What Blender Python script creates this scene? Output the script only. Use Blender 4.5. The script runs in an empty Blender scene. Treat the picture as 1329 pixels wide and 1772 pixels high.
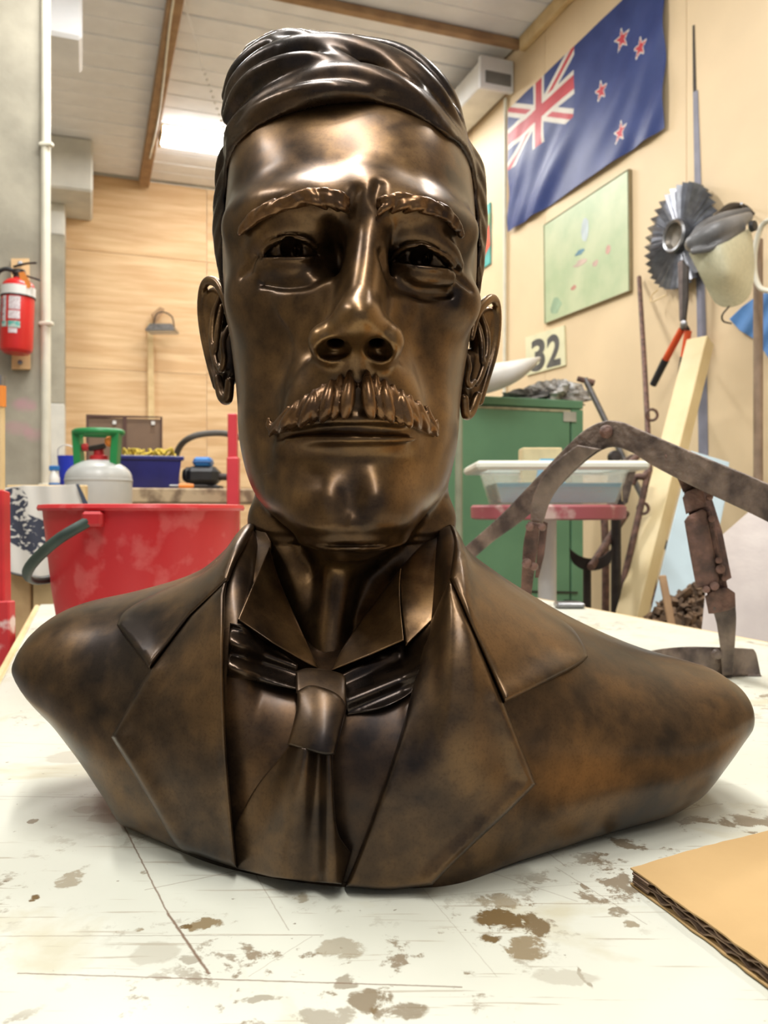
import bpy, bmesh, math, random
import numpy as np
from mathutils import Vector, Matrix
from mathutils.geometry import delaunay_2d_cdt

random.seed(7)
rng = np.random.default_rng(7)
scene = bpy.context.scene
COL = scene.collection

# ------------------------------------------------------------------ camera, world, lights, exposure
F_PX, CX, CY = 1450.0, 664.5, 886.0          # focal length in pixels and principal point of the 1329x1772 frame
TABLE_Z = 0.70
CAM_Z = TABLE_Z + 0.24
cam_data = bpy.data.cameras.new("camera")
cam_data.sensor_fit = 'VERTICAL'
cam_data.sensor_height = 24.0
cam_data.lens = 24.0 * F_PX / 1772.0
cam_data.clip_start = 0.02
cam_data.clip_end = 60
cam = bpy.data.objects.new("camera", cam_data)
COL.objects.link(cam)
cam.location = (0, 0, CAM_Z)
cam.rotation_euler = (math.pi / 2, 0, 0)
scene.camera = cam
cam_data.dof.use_dof = True
cam_data.dof.focus_distance = 0.60
cam_data.dof.aperture_fstop = 9.0

world = bpy.data.worlds.new("world")
scene.world = world
world.use_nodes = True
world.node_tree.nodes["Background"].inputs[0].default_value = (0.80, 0.86, 1.0, 1)
world.node_tree.nodes["Background"].inputs[1].default_value = 0.32

scene.view_settings.view_transform = 'Standard'
scene.view_settings.look = 'None'
scene.view_settings.exposure = 0.0
scene.view_settings.gamma = 1.0
scene.view_settings.use_curve_mapping = False

# the room: n points to the right-hand wall, d along it to the back wall
TH = math.radians(19.5)
NX, NY = math.cos(TH), math.sin(TH)
DX, DY = -math.sin(TH), math.cos(TH)
CEIL_Z = CAM_Z + 3.45
WALL_R = 3.0
WALL_B = 9.04

def R(a, b, z):
    return Vector((a * NX + b * DX, a * NY + b * DY, z))

def W(px, py, Y):
    return Vector(((px - CX) / F_PX * Y, Y, CAM_Z - (py - CY) / F_PX * Y))

def on_right(px, py, off=0.0):
    u = (px - CX) / F_PX
    return W(px, py, (WALL_R - off) / (u * NX + NY))

def on_b(px, py, b):
    u = (px - CX) / F_PX
    return W(px, py, b / (u * DX + DY))

def area_light(name, loc, sx, sy, power, color, target=None, rotz=0.0):
    ld = bpy.data.lights.new(name, 'AREA')
    ld.shape = 'RECTANGLE'
    ld.size, ld.size_y = sx, sy
    ld.energy = power
    ld.color = color
    o = bpy.data.objects.new(name, ld)
    COL.objects.link(o)
    o.location = loc
    if target is not None:
        o.rotation_euler = (Vector(target) - Vector(loc)).to_track_quat('-Z', 'Y').to_euler()
    else:
        o.rotation_euler = (0, 0, rotz)
    return o

# fluorescent battens on the ceiling: a row running along the room over the photographer, and others to the sides and back
for (a, b, p, along) in ((0.0, -2.2, 42, True), (0.0, -0.5, 62, True), (0.0, 1.2, 85, True), (-2.0, 1.2, 50, True), (2.1, 1.6, 45, True), (0.6, 4.3, 95, False), (-1.6, 6.6, 85, False), (2.0, 6.6, 70, False)):
    area_light("ceiling_batten_light", R(a, b, CEIL_Z - 0.16), 1.5, 0.22, p, (1.0, 0.985, 0.96), rotz=TH + (math.pi / 2 if along else 0))

# ------------------------------------------------------------------ helpers
def link(o, parent=None):
    COL.objects.link(o)
    if parent is not None:
        o.parent = parent
    return o

def tag(o, label=None, cat=None, group=None, kind=None):
    if label: o["label"] = label
    if cat: o["category"] = cat
    if group: o["group"] = group
    if kind: o["kind"] = kind
    return o

def empty(name, loc=(0, 0, 0), rotz=0.0):
    o = bpy.data.objects.new(name, None)
    o.location = loc
    o.rotation_euler = (0, 0, rotz)
    o.empty_display_size = 0.05
    return link(o)

_depsfree = {}
def place(o, parent):
    """parent while keeping world coordinates of the mesh (parents carry location and z rotation only)"""
    link(o)
    if parent is not None:
        o.parent = parent
        m = Matrix.Identity(4)
        q = parent
        chain = []
        while q is not None:
            chain.append(q)
            q = q.parent
        for q in reversed(chain):
            m = m @ (Matrix.Translation(q.location) @ q.rotation_euler.to_matrix().to_4x4())
        inv = m.inverted()
        loc = inv @ Vector(o.location)
        o.rotation_euler = (inv.to_3x3() @ o.rotation_euler.to_matrix()).to_euler()
        o.location = loc
    return o

def mesh_np(name, V, Fq, mat=None, parent=None, smooth=True, tris=None, sharp=None):
    """numpy verts + quads (and optional tris) -> object in world coordinates, its origin moved to its centre"""
    V = np.asarray(V, dtype=np.float64)
    c = V.mean(0)
    me = bpy.data.meshes.new(name)
    faces = []
    nq = 0 if Fq is None else len(Fq)
    nt = 0 if tris is None else len(tris)
    me.vertices.add(len(V))
    me.vertices.foreach_set("co", (V - c).astype(np.float32).ravel())
    me.loops.add(nq * 4 + nt * 3)
    li = []
    if nq: li.append(np.asarray(Fq, dtype=np.int32).ravel())
    if nt: li.append(np.asarray(tris, dtype=np.int32).ravel())
    me.loops.foreach_set("vertex_index", np.concatenate(li))
    me.polygons.add(nq + nt)
    starts = np.concatenate([np.arange(nq) * 4, nq * 4 + np.arange(nt) * 3]).astype(np.int32)
    me.polygons.foreach_set("loop_start", starts)
    me.polygons.foreach_set("use_smooth", np.full(nq + nt, smooth, dtype=bool))
    me.update(calc_edges=True)
    me.validate()
    if mat is not None: me.materials.append(mat)
    o = bpy.data.objects.new(name, me)
    o.location = c
    if sharp is not None and smooth:
        me.set_sharp_from_angle(angle=math.radians(sharp))
    return place(o, parent)

# ------------------------------------------------------------------ materials
def nodes_of(m):
    m.use_nodes = True
    nt = m.node_tree
    return nt, nt.nodes["Principled BSDF"]

def simple(name, col, rough=0.6, metal=0.0, noise=0.12, scale=8.0, bump=0.0, bscale=60.0, col2=None, spec=0.5, stretch=None, detail=6.0, lo=0.35, hi=0.65):
    m = bpy.data.materials.new(name)
    nt, b = nodes_of(m)
    tc = nt.nodes.new("ShaderNodeTexCoord")
    mp = nt.nodes.new("ShaderNodeMapping")
    nt.links.new(tc.outputs["Object"], mp.inputs[0])
    if stretch: mp.inputs["Scale"].default_value = stretch
    nz = nt.nodes.new("ShaderNodeTexNoise")
    nz.inputs["Scale"].default_value = scale
    nz.inputs["Detail"].default_value = detail
    nt.links.new(mp.outputs[0], nz.inputs["Vector"])
    cr = nt.nodes.new("ShaderNodeValToRGB")
    cr.color_ramp.elements[0].position = lo
    cr.color_ramp.elements[1].position = hi
    c2 = col2 if col2 else tuple(max(0, c * (1 - noise * 2)) for c in col)
    cr.color_ramp.elements[0].color = (*c2, 1)
    cr.color_ramp.elements[1].color = (*col, 1)
    nt.links.new(nz.outputs["Fac"], cr.inputs[0])
    nt.links.new(cr.outputs[0], b.inputs["Base Color"])
    b.inputs["Roughness"].default_value = rough
    b.inputs["Metallic"].default_value = metal
    b.inputs["Specular IOR Level"].default_value = spec
    if bump > 0:
        n2 = nt.nodes.new("ShaderNodeTexNoise")
        n2.inputs["Scale"].default_value = bscale
        n2.inputs["Detail"].default_value = 5
        nt.links.new(mp.outputs[0], n2.inputs["Vector"])
        bp = nt.nodes.new("ShaderNodeBump")
        bp.inputs["Strength"].default_value = bump
        bp.inputs["Distance"].default_value = 0.01
        nt.links.new(n2.outputs["Fac"], bp.inputs["Height"])
        nt.links.new(bp.outputs[0], b.inputs["Normal"])
    return m

def bronze_mat(name, base=(0.115, 0.062, 0.026), dark=(0.022, 0.013, 0.009), gold=(0.20, 0.105, 0.036), rough=0.33):
    m = bpy.data.materials.new(name)
    nt, b = nodes_of(m)
    tc = nt.nodes.new("ShaderNodeTexCoord")
    geo = nt.nodes.new("ShaderNodeNewGeometry")
    def noise(scale, detail, dist=0.0):
        n = nt.nodes.new("ShaderNodeTexNoise")
        n.inputs["Scale"].default_value = scale
        n.inputs["Detail"].default_value = detail
        n.inputs["Distortion"].default_value = dist
        nt.links.new(geo.outputs["Position"], n.inputs["Vector"])
        return n
    n1, n2, n3 = noise(12, 4, 0.3), noise(60, 10, 0.2), noise(520, 5)
    mix = nt.nodes.new("ShaderNodeMath"); mix.operation = 'MULTIPLY_ADD'
    nt.links.new(n2.outputs["Fac"], mix.inputs[0]); mix.inputs[1].default_value = 0.45
    nt.links.new(n1.outputs["Fac"], mix.inputs[2])
    cr = nt.nodes.new("ShaderNodeValToRGB")
    cr.color_ramp.elements[0].position = 0.52; cr.color_ramp.elements[0].color = (*dark, 1)
    cr.color_ramp.elements[1].position = 0.90; cr.color_ramp.elements[1].color = (*gold, 1)
    e = cr.color_ramp.elements.new(0.70); e.color = (*base, 1)
    nt.links.new(mix.outputs[0], cr.inputs[0])
    # fine dark speckle of the patina
    cs = nt.nodes.new("ShaderNodeValToRGB")
    cs.color_ramp.elements[0].position = 0.34; cs.color_ramp.elements[0].color = (0.84, 0.82, 0.82, 1)
    cs.color_ramp.elements[1].position = 0.50; cs.color_ramp.elements[1].color = (1, 1, 1, 1)
    nt.links.new(n3.outputs["Fac"], cs.inputs[0])
    mm = nt.nodes.new("ShaderNodeMix"); mm.data_type = 'RGBA'; mm.blend_type = 'MULTIPLY'
    mm.inputs[0].default_value = 1.0
    nt.links.new(cr.outputs[0], mm.inputs[6]); nt.links.new(cs.outputs[0], mm.inputs[7])
    nt.links.new(mm.outputs[2], b.inputs["Base Color"])
    b.inputs["Metallic"].default_value = 0.80
    rr = nt.nodes.new("ShaderNodeMapRange")
    rr.inputs["To Min"].default_value = rough - 0.05; rr.inputs["To Max"].default_value = rough + 0.14
    nt.links.new(n2.outputs["Fac"], rr.inputs["Value"])
    nt.links.new(rr.outputs[0], b.inputs["Roughness"])
    b.inputs["Specular IOR Level"].default_value = 0.5
    b.inputs["Coat Weight"].default_value = 0.18
    b.inputs["Coat Roughness"].default_value = 0.22
    bp = nt.nodes.new("ShaderNodeBump")
    bp.inputs["Strength"].default_value = 0.06; bp.inputs["Distance"].default_value = 0.002
    nt.links.new(n2.outputs["Fac"], bp.inputs["Height"])
    nt.links.new(bp.outputs[0], b.inputs["Normal"])
    return m

BRONZE = bronze_mat("bronze_patina", base=(0.100, 0.055, 0.023), dark=(0.028, 0.017, 0.010), gold=(0.20, 0.112, 0.042), rough=0.28)
BRONZE_HAIR = bronze_mat("bronze_dark_patina", base=(0.036, 0.023, 0.015), dark=(0.012, 0.009, 0.008), gold=(0.075, 0.043, 0.021), rough=0.24)
BRONZE_RUB = bronze_mat("bronze_rubbed", base=(0.14, 0.072, 0.030), dark=(0.05, 0.026, 0.013), gold=(0.24, 0.125, 0.05), rough=0.25)
BRONZE_COAT = bronze_mat("bronze_coat", base=(0.076, 0.047, 0.026), dark=(0.026, 0.018, 0.014), gold=(0.155, 0.090, 0.040), rough=0.32)

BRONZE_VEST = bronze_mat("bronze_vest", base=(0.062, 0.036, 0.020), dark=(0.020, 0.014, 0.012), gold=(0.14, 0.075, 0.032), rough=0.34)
# ------------------------------------------------------------------ implicit sculpting
def pchip(x, y):
    x = np.asarray(x, float); y = np.asarray(y, float)
    o = np.argsort(x); x, y = x[o], y[o]
    h = np.diff(x); d = np.diff(y) / h
    m = np.zeros_like(y)
    m[0], m[-1] = d[0], d[-1]
    for i in range(1, len(x) - 1):
        if d[i-1] * d[i] <= 0: m[i] = 0
        else:
            w1, w2 = 2*h[i]+h[i-1], h[i]+2*h[i-1]
            m[i] = (w1 + w2) / (w1 / d[i-1] + w2 / d[i])
    def f(q):
        q = np.clip(q, x[0], x[-1])
        i = np.clip(np.searchsorted(x, q) - 1, 0, len(x) - 2)
        t = (q - x[i]) / h[i]
        return ((1+2*t)*(1-t)**2*y[i] + t*(1-t)**2*h[i]*m[i] + t*t*(3-2*t)*y[i+1] + t*t*(t-1)*h[i]*m[i+1])
    return f

class Field:
    """signed distance grid; points are given as pixel, pixel, distance"""
    def __init__(s, lo, hi, vox):
        s.lo = np.array(lo, float); s.v = vox
        s.n = np.ceil((np.array(hi) - s.lo) / vox).astype(int) + 1
        s.ax = [s.lo[i] + vox * np.arange(s.n[i]) for i in range(3)]
        s.f = np.full(s.n, 1.0, dtype=np.float32)
    def window(s, lo, hi):
        a = np.clip(np.floor((np.array(lo) - s.lo) / s.v).astype(int), 0, s.n)
        b = np.clip(np.ceil((np.array(hi) - s.lo) / s.v).astype(int) + 1, 0, s.n)
        sl = tuple(slice(a[i], b[i]) for i in range(3))
        if any(b[i] <= a[i] for i in range(3)): return None, None
        g = np.meshgrid(*[s.ax[i][sl[i]] for i in range(3)], indexing='ij', sparse=True)
        return sl, g
    def comb(s, sl, d, op, k):
        a = s.f[sl]
        d = d.astype(np.float32)
        if op == '+':
            h = np.maximum(k - np.abs(a - d), 0) / max(k, 1e-9)
            s.f[sl] = np.minimum(a, d) - h*h*k*0.25
        else:
            d = -d
            h = np.maximum(k - np.abs(a - d), 0) / max(k, 1e-9)
            s.f[sl] = np.maximum(a, d) + h*h*k*0.25
    def ell(s, px, py, Y, rx, ry, rd, rot=0.0, op='+', k=0.008, yaw=0.0):
        sc = Y / F_PX
        c = W(px, py, Y); r = np.array([rx*sc, rd, ry*sc])
        m = r.max() + k + 3*s.v
        sl, g = s.window(np.array(c)-m, np.array(c)+m)
        if sl is None: return
        x, y, z = g[0]-c[0], g[1]-c[1], g[2]-c[2]
        if yaw:
            cy, sy = math.cos(math.radians(yaw)), math.sin(math.radians(yaw))
            x, y = cy*x + sy*y, -sy*x + cy*y
        cr, sr = math.cos(math.radians(rot)), math.sin(math.radians(rot))
        x, z = cr*x - sr*z, sr*x + cr*z
        k0 = np.sqrt((x/r[0])**2 + (y/r[1])**2 + (z/r[2])**2)
        k1 = np.sqrt((x/r[0]**2)**2 + (y/r[1]**2)**2 + (z/r[2]**2)**2) + 1e-9
        s.comb(sl, k0*(k0-1)/k1, op, k)
    def chain(s, pts, op='+', k=0.004, fine=6):
        """tapered tube through (px, py, Y, radius_px), smoothed with Catmull-Rom"""
        P = np.array([(*W(p[0], p[1], p[2]), p[3]*p[2]/F_PX) for p in pts])
        if len(P) > 2 and fine > 1:
            Q = np.vstack([2*P[0]-P[1], P, 2*P[-1]-P[-2]])
            out = []
            for i in range(1, len(Q)-2):
                for t in np.arange(fine)/fine:
                    a, b, c, d = Q[i-1], Q[i], Q[i+1], Q[i+2]
                    out.append(0.5*((2*b)+(-a+c)*t+(2*a-5*b+4*c-d)*t*t+(-a+3*b-3*c+d)*t**3))
            out.append(P[-1])
            P = np.array(out)
        P[:, 3] = np.maximum(P[:, 3], 0.0006)
        m = P[:, 3].max() + k + 3*s.v
        sl, g = s.window(P[:, :3].min(0)-m, P[:, :3].max(0)+m)
        if sl is None: return
        D = None
        for i in range(len(P)-1):
            a, b = P[i, :3], P[i+1, :3]
            ab = b-a; L = (ab**2).sum()+1e-12
            t = np.clip(((g[0]-a[0])*ab[0]+(g[1]-a[1])*ab[1]+(g[2]-a[2])*ab[2])/L, 0, 1)
            d = np.sqrt((g[0]-a[0]-ab[0]*t)**2+(g[1]-a[1]-ab[1]*t)**2+(g[2]-a[2]-ab[2]*t)**2) - (P[i, 3]+(P[i+1, 3]-P[i, 3])*t)
            D = d if D is None else np.minimum(D, d)
        s.comb(sl, D, op, k)
    def blur(s, n=1):
        for _ in range(n):
            for ax in range(3):
                f = s.f
                s.f = (2*f+np.roll(f, 1, ax)+np.roll(f, -1, ax))*.25
    def mesh(s, name, mat, parent):
        V, Q = surface_nets(s.f, s.lo, s.v)
        return mesh_np(name, V, Q, mat, parent, smooth=True)

def surface_nets(f, lo, vox):
    nx, ny, nz = f.shape
    ins = f < 0
    c = np.zeros((nx-1, ny-1, nz-1), dtype=np.int8)
    for i in (0, 1):
        for j in (0, 1):
            for k in (0, 1):
                c += ins[i:nx-1+i, j:ny-1+j, k:nz-1+k]
    act = (c > 0) & (c < 8)
    idx = np.argwhere(act)
    imap = np.full(act.shape, -1, dtype=np.int64)
    imap[act] = np.arange(len(idx))
    acc = np.zeros((len(idx), 3)); cnt = np.zeros(len(idx))
    corners = [(i, j, k) for i in (0, 1) for j in (0, 1) for k in (0, 1)]
    for a in corners:
        for ax in range(3):
            if a[ax] == 1: continue
            b = list(a); b[ax] = 1
            fa = f[idx[:, 0]+a[0], idx[:, 1]+a[1], idx[:, 2]+a[2]]
            fb = f[idx[:, 0]+b[0], idx[:, 1]+b[1], idx[:, 2]+b[2]]
            cr = (fa < 0) != (fb < 0)
            t = np.where(cr, fa/(fa-fb+1e-20), 0)
            p = np.tile(np.array(a, float), (len(idx), 1)); p[:, ax] = t
            acc[cr] += p[cr]; cnt[cr] += 1
    V = lo + (idx + acc/cnt[:, None])*vox
    quads = []
    for ax in range(3):
        u, w = (ax+1) % 3, (ax+2) % 3
        sl0 = [slice(None)]*3; sl1 = [slice(None)]*3
        sl0[ax] = slice(0, -1); sl1[ax] = slice(1, None)
        A, B = ins[tuple(sl0)], ins[tuple(sl1)]
        e = np.argwhere(A != B)
        ok = (e[:, u] > 0) & (e[:, w] > 0) & (e[:, u] < f.shape[u]-1) & (e[:, w] < f.shape[w]-1)
        e = e[ok]
        s = A[e[:, 0], e[:, 1], e[:, 2]]
        def cell(du, dw):
            q = e.copy(); q[:, u] += du; q[:, w] += dw
            return imap[q[:, 0], q[:, 1], q[:, 2]]
        q = np.stack([cell(-1, -1), cell(0, -1), cell(0, 0), cell(-1, 0)], 1)
        q[~s] = q[~s][:, ::-1]
        quads.append(q)
    return V, np.concatenate(quads)

# ------------------------------------------------------------------ the bust
bust = empty("portrait_bust", (0, 0.68, TABLE_Z))
tag(bust, "large dark bronze bust of a moustached man in suit and tie on white table", "bust")

def zpix(py, Y): return CAM_Z - (py - CY) / F_PX * Y
def xpix(px, Y): return (px - CX) / F_PX * Y

# outline of the head row by row: pixel row, left and right edge, distance of that edge
SIL = [(98, 596, 606, .71), (106, 520, 680, .71), (125, 468, 728, .71), (160, 430, 764, .71), (210, 411, 788, .71), (300, 400, 814, .705), (380, 394, 822, .70), (450, 390, 825, .70),
       (520, 388, 824, .69), (600, 396, 814, .68), (700, 405, 801, .67), (750, 407, 798, .665), (800, 414, 790, .655), (840, 428, 778, .65),
       (870, 447, 757, .645), (900, 480, 727, .64), (922, 520, 695, .63), (936, 558, 660, .625), (944, 588, 632, .62)]
PROF = [(92, .71), (110, .675), (140, .648), (190, .620), (240, .603), (300, .590), (345, .583), (390, .586), (450, .585), (520, .580), (600, .577),
        (650, .573), (700, .568), (740, .571), (765, .571), (800, .575), (835, .573), (870, .569), (900, .571), (925, .580), (940, .596), (948, .615)]
zs = [zpix(r[0], r[3]) for r in SIL]
f_xl = pchip(zs, [xpix(r[1], r[3]) for r in SIL])
f_xr = pchip(zs, [xpix(r[2], r[3]) for r in SIL])
f_yf = pchip([zpix(p, y) for p, y in PROF], [y for p, y in PROF])
f_yc = pchip([zpix(p, .68) for p in (90, 450, 650, 780, 860, 910, 948)], [.722, .722, .715, .70, .68, .66, .63])
f_db = pchip([zpix(p, .70) for p in (90, 130, 200, 300, 450, 600, 750, 850, 948)], [.02, .07, .12, .140, .142, .125, .09, .06, .02])
f_pp = pchip([zpix(p, .62) for p in (90, 250, 400, 500, 650, 800, 900, 948)], [2.2, 2.6, 2.6, 2.45, 2.25, 2.2, 2.2, 2.1])

def skull(x, y, z, grow=0.0):
    zc = z if grow == 0 else z
    xl, xr, yf, yc, db, pp = f_xl(zc)-grow, f_xr(zc)+grow, f_yf(zc)-grow, f_yc(zc), f_db(zc)+grow, f_pp(zc)
    xc, w = (xl+xr)/2, np.maximum((xr-xl)/2, .002)
    df = np.maximum(yc-yf, .004)
    dd = np.where(y < yc, df, db)
    rho = (np.abs((x-xc)/w)**pp + np.abs((y-yc)/dd)**pp)**(1/pp)
    return (rho-1)*np.minimum(w, dd)

def normalise(f, v):
    g = np.gradient(f, v)
    m = np.sqrt(g[0]**2+g[1]**2+g[2]**2)
    return f/np.clip(m, .35, 3.0)

zt_, zb_ = zpix(92, .71), zpix(949, .62)
def base_field(lo, hi, vox, grow=0.0):
    s = Field(lo, hi, vox)
    g = np.meshgrid(*s.ax, indexing='ij', sparse=True)
    f = skull(g[0], g[1], g[2], grow)
    f = np.maximum(f, np.maximum(g[2]-zt_-grow, zb_-g[2]))
    s.f = normalise(f, vox).astype(np.float32)
    return s

VH = 0.0015
H = base_field((-.175, .50, zpix(1190, .66)), (.125, .885, zt_+.03), VH)
def head_surface(px, py):
    """distance at which the ray of a pixel first meets the head"""
    Ys = np.arange(.52, .76, .001)
    P = np.stack([(px-CX)/F_PX*Ys, Ys, CAM_Z-(py-CY)/F_PX*Ys], 1)
    I = np.clip(np.round((P-H.lo)/H.v).astype(int), 0, H.n-1)
    f = H.f[I[:, 0], I[:, 1], I[:, 2]]
    k = np.argmax(f < 0)
    if not (f < 0).any(): return .70
    if k == 0: return Ys[0]
    return Ys[k-1]+.001*f[k-1]/(f[k-1]-f[k]+1e-9)

def follow(pts, lift=0.0):
    """put (px, py, offset, radius) points on the head's surface"""
    return [(x, y, head_surface(x, y)-lift-o, r) for x, y, o, r in pts]
# neck
H.chain([(618, 800, .735, 150), (612, 930, .735, 148), (604, 1050, .725, 150), (590, 1200, .715, 155)], k=.02)
H.chain([(600, 930, .655, 30), (582, 1010, .640, 26), (572, 1100, .625, 26), (568, 1180, .615, 26)], k=.030)
H.chain([(470, 900, .70, 40), (520, 1030, .66, 32), (560, 1160, .628, 20)], k=.020)
H.chain([(748, 900, .70, 40), (690, 1030, .66, 32), (600, 1160, .628, 20)], k=.020)
# forehead: brow ridge, glabella
H.chain([(420, 394, .626, 16), (470, 368, .600, 20), (545, 356, .590, 22), (600, 362, .589, 18)], k=.030)
H.chain([(800, 402, .626, 16), (757, 380, .601, 20), (715, 367, .591, 22), (664, 364, .589, 18)], k=.030)
H.ell(636, 350, .597, 40, 44, .012, k=.022)
H.chain(follow([(656, 318, -.001, 1), (651, 342, 0, 3), (655, 366, -.001, 1)]), op='-', k=.008)
H.chain(follow([(614, 330, -.001, 1), (608, 350, 0, 3), (607, 370, -.001, 1)]), op='-', k=.008)
# eye sockets
H.ell(512, 422, .574, 66, 42, .029, rot=-4, op='-', k=.012)
H.ell(724, 436, .574, 64, 42, .029, rot=8, op='-', k=.012)
H.ell(580, 424, .572, 28, 50, .042, rot=-6, op='-', k=.009)
H.ell(673, 430, .572, 23, 50, .042, rot=6, op='-', k=.009)
# nose
H.chain([(642, 375, .588, 17), (638, 420, .574, 17), (631, 480, .560, 19), (624, 530, .549, 26), (620, 556, .547, 30)], k=.012)
H.chain([(640, 400, .594, 30), (632, 480, .580, 38), (622, 560, .568, 44)], k=.016)
H.ell(620, 556, .549, 40, 36, .020, k=.010)
H.ell(572, 596, .566, 34, 36, .022, rot=-25, k=.012, yaw=-20)
H.ell(664, 598, .566, 31, 37, .022, rot=22, k=.012, yaw=20)
H.chain([(617, 585, .553, 18), (614, 622, .565, 16)], k=.006)
H.ell(578, 606, .553, 29, 17, .018, rot=-6, op='-', k=.003)
H.ell(655, 606, .553, 24, 18, .018, rot=16, op='-', k=.003)
H.chain([(580, 602, .552, 14), (582, 586, .568, 15), (588, 566, .590, 13), (590, 556, .61, 9)], op='-', k=.003)
H.chain([(654, 602, .552, 13), (651, 586, .568, 14), (646, 566, .590, 12), (644, 556, .61, 9)], op='-', k=.003)
# wing creases
H.chain([(545, 562, .576, 3), (533, 592, .578, 5), (540, 622, .578, 4)], op='-', k=.008)
H.chain([(692, 564, .576, 3), (702, 594, .578, 5), (695, 624, .578, 4)], op='-', k=.008)
# cheekbones, cheeks and folds
H.ell(450, 520, .634, 44, 34, .018, rot=18, k=.026)
H.ell(788, 528, .634, 40, 34, .018, rot=-18, k=.026)
H.ell(462, 660, .590, 30, 70, .007, rot=10, op='-', k=.030)
H.ell(766, 668, .590, 28, 70, .007, rot=-10, op='-', k=.030)
H.chain([(528, 605, .577, 3), (502, 650, .579, 5), (476, 700, .586, 4), (458, 745, .594, 2)], op='-', k=.014)
H.chain([(706, 605, .577, 3), (734, 655, .579, 5), (758, 708, .587, 4), (772, 750, .594, 2)], op='-', k=.014)
# muzzle, lips, chin
H.ell(612, 690, .594, 100, 60, .026, k=.026)
H.chain([(500, 757, .584, 3), (555, 760, .571, 9), (615, 763, .566, 12), (680, 761, .571, 9), (724, 758, .582, 3)], k=.008)
H.chain([(525, 730, .575, 5), (612, 726, .564, 9), (708, 732, .575, 5)], k=.006)
H.chain([(478, 756, .590, 4), (540, 745, .572, 6), (612, 740, .566, 7), (690, 745, .572, 6), (744, 757, .590, 4)], op='-', k=.004)
H.ell(612, 806, .560, 80, 15, .007, op='-', k=.024)
H.ell(612, 880, .592, 78, 56, .024, k=.030)
H.ell(612, 926, .635, 80, 26, .050, k=.024)
H.ell(608, 846, .561, 9, 24, .004, op='-', k=.020)
# eyes: ball, lids, bag, crease
def eye(cx, cy, s, dy):
    """s = +1 for the photo's left eye (outer corner to the left)"""
    E = .004
    def p(x, y, Y, r): return (cx + s*x, cy + y + dy*x*s, Y+E, r)
    H.ell(cx, cy+2, .6085+E, 54, 48, .0175, k=.003)
    # the sheet over the ball from the brow down to the lid, its rim over the opening
    H.chain([p(-64, 4, .608, 8), p(-50, -16, .597, 14), p(-22, -32, .591, 17), p(6, -36, .589, 17), p(32, -30, .590, 15), p(52, -10, .597, 9), p(60, 8, .606, 5)], k=.008)
    H.chain([p(-60, 12, .603, 3), p(-44, -5, .5915, 4), p(-20, -17, .5835, 4.6), p(4, -20, .582, 4.6), p(28, -15, .583, 4.6), p(47, 0, .590, 4), p(58, 16, .600, 3)], k=.0016)
    # outer crease running down from the corner
    H.chain(follow([(cx+s*x, cy+y+dy*x*s, o, r) for x, y, o, r in ((-56, 14, -.001, 2), (-68, 30, .0, 3.5), (-84, 44, -.001, 1.5))]), op='-', k=.006)
    # lower lid: a flat shelf that leans out from the ball
    H.chain([p(-44, 14.5, .592, 4), p(-22, 15.5, .5845, 4), p(4, 16, .583, 4), p(28, 16, .5845, 4), p(48, 15, .591, 4)], k=.0012)
    H.chain([p(-44, 29, .600, 15), p(-14, 31, .592, 17), p(16, 32, .591, 17), p(42, 28, .596, 14)], k=.004)
    # groove under the bag
    H.chain([q for q in follow([(cx+s*x, cy+y+dy*x*s, o, r) for x, y, o, r in ((-44, 58, -.004, 1), (-6, 64, -.0032, 2), (34, 57, -.001, 4), (56, 38, .001, 6), (66, 8, .001, 7))])], op='-', k=.010)
    # the almond opening between the lids, the ball set back in it and the cut iris
    c = W(cx, cy, .59)
    sl, g = H.window((c[0]-.03, .55, c[2]-.02), (c[0]+.03, .625, c[2]+.02))
    u = s*(CX+g[0]/g[1]*F_PX-cx); v = CY-(g[2]-CAM_Z)/g[1]*F_PX-cy-dy*u*s
    op = np.maximum(-17+31*((u-2)/50)**2-v, v-13)*g[1]/F_PX
    H.comb(sl, np.maximum(op*.8, g[1]-.612-E), '-', .0012)
    H.ell(cx, cy+2, .6135+E, 56, 48, .0185, k=.001)
    H.ell(cx+s*2, cy-2, .595+E, 20, 17, .016, op='-', k=.0008)
    H.ell(cx+s*2+8, cy+4, .608+E, 5, 6, .010, k=.001)
eye(502, 431, 1, -.02)
eye(730, 446, -1, .12)
head = H.mesh("head", BRONZE, bust)
print("head", len(head.data.polygons))
# hair: a cap over the skull cut at the hairline, then ridged locks combed across
HL = [(340, 640), (372, 560), (384, 430), (392, 330), (402, 282), (420, 246), (455, 218), (505, 196), (560, 183), (620, 178), (680, 186), (730, 208), (775, 240), (800, 272), (815, 320), (826, 420), (838, 560), (880, 640)]
f_hl = pchip([p[0] for p in HL], [p[1] for p in HL])
def hair_field():
    s = base_field((-.19, .53, zpix(640, .74)), (.14, .895, zt_+.05), .0021, grow=.004)
    g = np.meshgrid(*s.ax, indexing='ij', sparse=True)
    px = CX + g[0]/g[1]*F_PX
    py = CY - (g[2]-CAM_Z)/g[1]*F_PX
    front = (py - f_hl(px))*g[1]/F_PX
    back = (py - 600)*g[1]/F_PX + 0*g[0]
    w = np.clip((g[1]-.715)/.03, 0, 1)
    cut = front*(1-w) + back*w
    side = np.interp(py, [190, 225, 260, 295, 330], [.55, .625, .655, .676, .686])-g[1]
    side = np.where(np.abs(px-606) > 130, side, -1.0)
    cut = np.maximum(cut, side)
    s.f = np.maximum(s.f, cut.astype(np.float32))
    return s
A = hair_field()
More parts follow.
